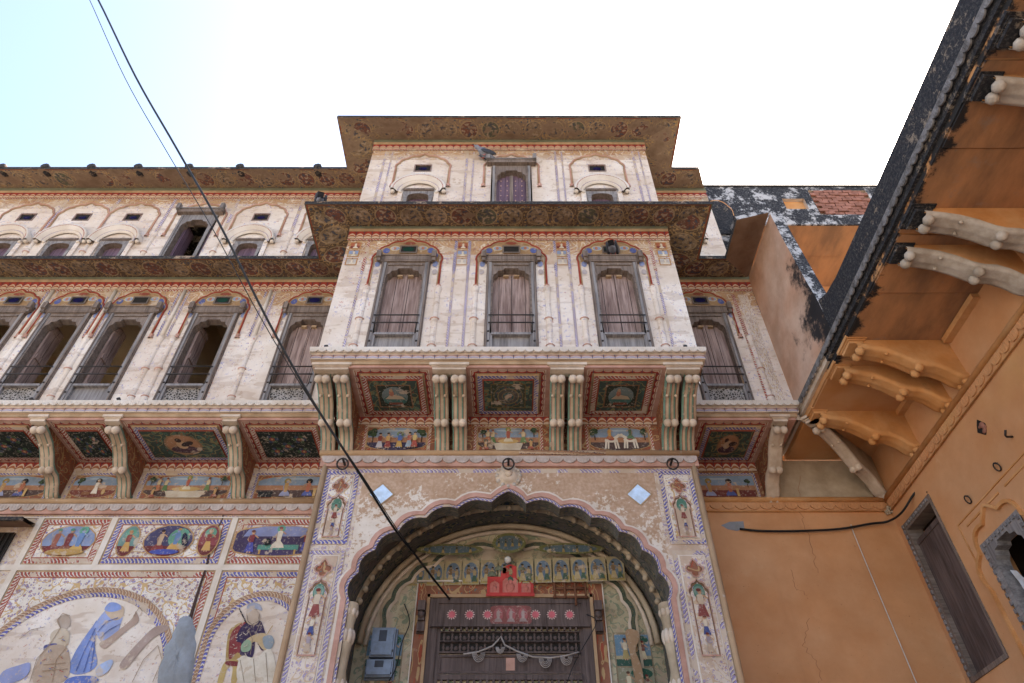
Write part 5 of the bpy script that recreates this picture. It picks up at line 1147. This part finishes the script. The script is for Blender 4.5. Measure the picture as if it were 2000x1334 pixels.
for k in range(9): b.slab(side(XW-.008), cyy-.25+k*.058, cyy-.22+k*.058, wz1-.045, wz1-.015, 0, .012, 'wood_grey')
b.build('frame', cw)
b = MB(); n = 7
for i in range(n):
    for j in range(5):
        def g(i, j): return (XW+.05+.02*math.sin(i*1.3+j), wy0-.12-.30*i/n-.05*j/5, 2.62-.55*j/5-.30*i/n+.02*math.sin(i*2.1))
        b.face([g(i, j), g(i+1, j), g(i+1, j+1), g(i, j+1)], 'cloth', None, None, True)
tag(b.build('hanging_cloth'), 'crumpled white cloth hanging in the cusped window of the orange house', 'cloth')
# grooved panel lines, hole, rings, hook, peg
b = MB()
for a0, a1, b0, b1 in ((-5.62, -4.2, 3.17, 3.182), (-5.50, -4.95, 3.10, 3.116), (-4.85, -3.9, 3.10, 3.116), (-5.62, -5.605, 1.0, 3.17)): MB().slab(sw, a0, a1, b0, b1, 0, .008, 'orange_br').build('fillet', oh)
b = MB(); hy, hz = PX(1918, 835, XW); rr = [.10, .075, .11, .09, .12, .08, .10, .085]; oc = [(-hy+rr[k]*.62*math.cos(k*.785), hz+rr[k]*.8*math.sin(k*.785)) for k in range(8)]
b.poly(sw, oc[::-1], 'dark', .003)
for k in range(6): b.ball(sw.p(-hy+random.uniform(-.035, .035), hz+random.uniform(-.05, .03), .004), random.uniform(.02, .035), 'brick', 6, (.4, 1, .7))
b.build('broken_hole', oh)
rg = MB(); rg.tube([(-.02-.012*math.sin(t*.5236), .03*math.cos(t*.5236), -.035+.035*math.sin(t*.5236)) for t in range(13)], .006, 'iron', 6); rg.tube([(.02, 0, 0), (-.03, 0, 0)], .008, 'iron', 6); rg = rg.mesh('iron_ring', True)
for px, py in ((1948, 911), (1891, 975)): y, z = PX(px, py-6, XW); link('iron_ring', rg, oh, (XW, y, z))
y, z = PX(1978, 853, XW); MB().tube([(XW, y, z), (XW-.05, y, z), (XW-.07, y-.02, z+.0), (XW-.07, y-.05, z+.03)], .009, 'iron', 6).build('iron_hook', oh)
x, z = P(1400, 1132, YG); MB().box(PX1+.06, PX1+.10, YG-.05, YG, z-.12, z+.17, 'wood_frame').build('wooden_batten', oh)
b = MB(); x, z = P(1738, 997, YG-.04)
for k in range(14): b.ball((x+random.uniform(-.035, .035), YG-.03+random.uniform(-.02, .01), z+random.uniform(-.04, .04)), .016, 'plain_beige', 6)
tag(b.build('wasp_nest'), 'small round grey-brown nest stuck in the corner under the orange string course', 'nest')
b = MB(); pts_ = [(1408, 1026), (1425, 1019), (1452, 1018), (1454, 1031), (1440, 1037), (1422, 1034)]; b.face([PT(*q_, YG-.004) for q_ in pts_][::-1], 'cement'); b.build('cement_patch', oh)
# ---------------------------------------------------------------- set-back house on the terrace
bh = empty('terrace_house', (4.5, 6.5, SLT)); tag(bh, 'mould-blackened set-back upper house with brick patch behind the terrace', 'building')
b = MB(); fy = front(5.98)
ox0, oz0 = P(1537, 408, 5.98); ox1, oz1 = P(1570, 388, 5.98); bx0, bz0 = P(1603, 419, 5.98); bx1, bz1 = P(1690, 372, 5.98); ZT = P(1500, 365, 5.98)[1]
grid_wall(b, fy, 2.92, 9, [(8.2, ZT, 'mould2')], [(ox0, ox1, oz0, oz1), (bx0, bx1, bz0, bz1)], .06, 'cream'); b.rect(front(6.04), ox0, ox1, oz0, oz1, 'orange_br'); b.rect(front(6.01), bx0, bx1, bz0, bz1, 'brickjoint')
b.box(2.92, 9, 5.96, 6.6, ZT, ZT+.03, 'mould'); b.face([(2.92, 5.98, 8.2), (2.92, 11, 8.2), (2.92, 11, ZT), (2.92, 5.98, ZT)], 'mould2'); b.build('parapet', bh)
nr, nc = 9, 6; bw, bhh = (bx1-bx0)/nc, (bz1-bz0)/nr
bk = MB().box(-bw*.46, bw*.46, 0, .05, -bhh*.42, bhh*.42, 'brick').mesh('brick', True)
for i in range(nr):
    for j in range(nc+1):
        x = bx0+(j+.5*(i % 2))*bw
        if bx0+bw*.4 < x < bx1-bw*.4: link('brick', bk, bh, (x, 5.965+random.uniform(0, .02), bz0+(i+.5)*bhh), (0, 0, random.uniform(-.03, .03)))
b = MB(); b.rect(front(5.985), 2.9, 3.3, 6.4, 8.25, 'mould2'); b.box(3.2, 9, 5.72, 6.0, 7.97, 8.2, 'mould2'); b.build('fascia', bh)
b = MB()
for k, (y0, y1) in enumerate(((5.74, 6.28), (6.28, 6.9))): MB().rect(under(7.965+.012*k), 3.2, 9, -y1, -y0, 'stone').build('ceiling_slab', bh)
b.box(3.2, 9, 6.0, 7.2, 8.0, 8.19, 'mould')
b.build('roof', bh)
b = MB(); b.rect(front(6.88), 3.0, 9, SLT, 7.99, 'orange'); b.face([(3.22, 5.8, SLT), (3.22, 6.88, SLT), (3.22, 6.88, 7.97), (3.22, 5.8, 7.97)], 'orange'); b.build('wall', bh)
b = MB(); q = cusped(3.13, .19, P(1425, 450, 5.9)[1], P(1425, 412, 5.9)[1], P(1440, 386, 5.9)[1], 2, .1, 4, .0); b.band(front(5.955), q, grow(q, .025, 3.13, 8.2), 'orange_br', .0); b.poly(front(5.96), q[::-1], 'mould', .0); b.build('arched_niche', bh)
# ---------------------------------------------------------------- cables
def cable(name, px, r, m, label, cat='cable', n=6):
    p = [PT(a, b_, y) for a, b_, y in px]; q = []
    for i in range(len(p)-1):                          # smooth the run
        p0, p1, p2, p3 = p[max(i-1, 0)], p[i], p[i+1], p[min(i+2, len(p)-1)]
        for k in range(6):
            t = k/6; q.append(.5*((2*p1)+(p2-p0)*t+(2*p0-5*p1+4*p2-p3)*t*t+(3*p1-p0-3*p2+p3)*t**3))
    tag(MB().tube(q+[p[-1]], r, m, n).build(name), label, cat)
run = [(150, -70, 2.45), (192, 0, 2.6), (265, 150, 2.9), (345, 290, 3.2), (430, 440, 3.5), (520, 620, 3.9), (610, 782, 4.3), (700, 922, 4.7), (770, 1032, 5.2), (812, 1085, 5.6), (850, 1135, 6.1), (878, 1170, 6.4)]
cable('overhead_cable', run, .010, 'black', 'thick black cable sagging from the sky down to the carved door')
cable('overhead_wire', [(a-8-14*math.sin(i*.6), b_+2, y) for i, (a, b_, y) in enumerate(run[:-2])]+[(848, 1136, 6.09)], .004, 'black', 'thin black wire running alongside the thick overhead cable', 'wire')
cable('wall_cable', [(1445, 1033, 6.48), (1490, 1037, 6.47), (1560, 1037, 6.46), (1640, 1033, 6.46), (1700, 1023, 6.45), (1735, 1018, 6.42)]+[(1762, 1000, 6.16), (1785, 965, 6.0), (1805, 948, 5.9), (1812, 962, 5.8)], .012, 'black', 'black cable looping along the orange wall to the shuttered opening')
cable('drop_wire', [(1662, 1024, 6.47), (1667, 1040, 6.48), (1700, 1120, 6.485), (1740, 1215, 6.485), (1790, 1334, 6.485), (1830, 1430, 6.485)], .005, 'wirewhite', 'thin white wire hanging down the orange wall', 'wire')
cable('meter_wire', [(790, 1180, 6.4), (800, 1215, 6.38), (785, 1255, 6.36), (775, 1300, 6.36), (760, 1330, 6.36)], .005, 'black', 'thin black wire looping from the door frame to the meter boxes', 'wire')
cable('door_wire', [(1146, 1200, 6.40), (1165, 1215, 6.36), (1140, 1262, 6.36), (1120, 1300, 6.36), (1105, 1340, 6.36)], .004, 'black', 'thin black wire hanging across the right side of the carved door', 'wire')
# ---------------------------------------------------------------- pigeons
def pigeon(loc, rz, label, tail=.0):
    r_ = empty('pigeon', loc); r_.rotation_euler = (0, 0, rz); tag(r_, label, 'pigeon', 'pigeons perched on the mansion')
    def part(b, n): o = b.mesh(n, True); c = bpy.data.objects.new(n, o); sc.collection.objects.link(c); c.parent = r_
    b = MB(); prof = [(.002, -.17), (.03, -.13), (.055, -.06), (.066, 0), (.06, .06), (.04, .10), (.03, .125), (.034, .15), (.03, .175), (.012, .195), (.004, .215)]
    b.lathe((0, 0, .10), prof, 'pigeon', 12, (1, 0, .75)); part(b, 'body')
    b = MB(); b.face([(-.08, -.03, .05), (-.08, .03, .05), (-.24, .035, -.03), (-.24, -.035, -.03)], 'pigeondark'); b.face([(-.08, .03, .038), (-.08, -.03, .038), (-.24, -.035, -.045), (-.24, .035, -.045)], 'pigeondark'); part(b, 'tail')
    for s_ in (-1, 1):
        b = MB(); b.ball((-.03, s_*.05, .085), .1, 'pigeondark', 8, (1.15, .22, .5)); part(b, 'wing')
        b = MB(); b.tube([(.01, s_*.025, .06), (.015, s_*.025, .005)], .006, 'pigeonfoot', 5).tube([(.015, s_*.025, .005), (.045, s_*.025, .004)], .005, 'pigeonfoot', 5); part(b, 'foot')
    b = MB(); b.lathe((.175, 0, .235), [(.009, 0), (.001, .03)], 'pigeondark', 6, (1, 0, -.3)); part(b, 'beak')
p = PT(948, 302, YB-.1); pigeon((p.x, YB-.09, 8.32), math.radians(200), 'grey pigeon standing on the lintel of the top balcony door')
p = PT(622, 400, YB-.38); pigeon((p.x, YB-.36, Z1o+.075), math.radians(110), 'grey pigeon standing on the left end of the middle eave')
pigeon((1.17, YB-.045, 6.245), math.radians(75), 'grey pigeon on a window lintel, in front of a small green glass ventilator')
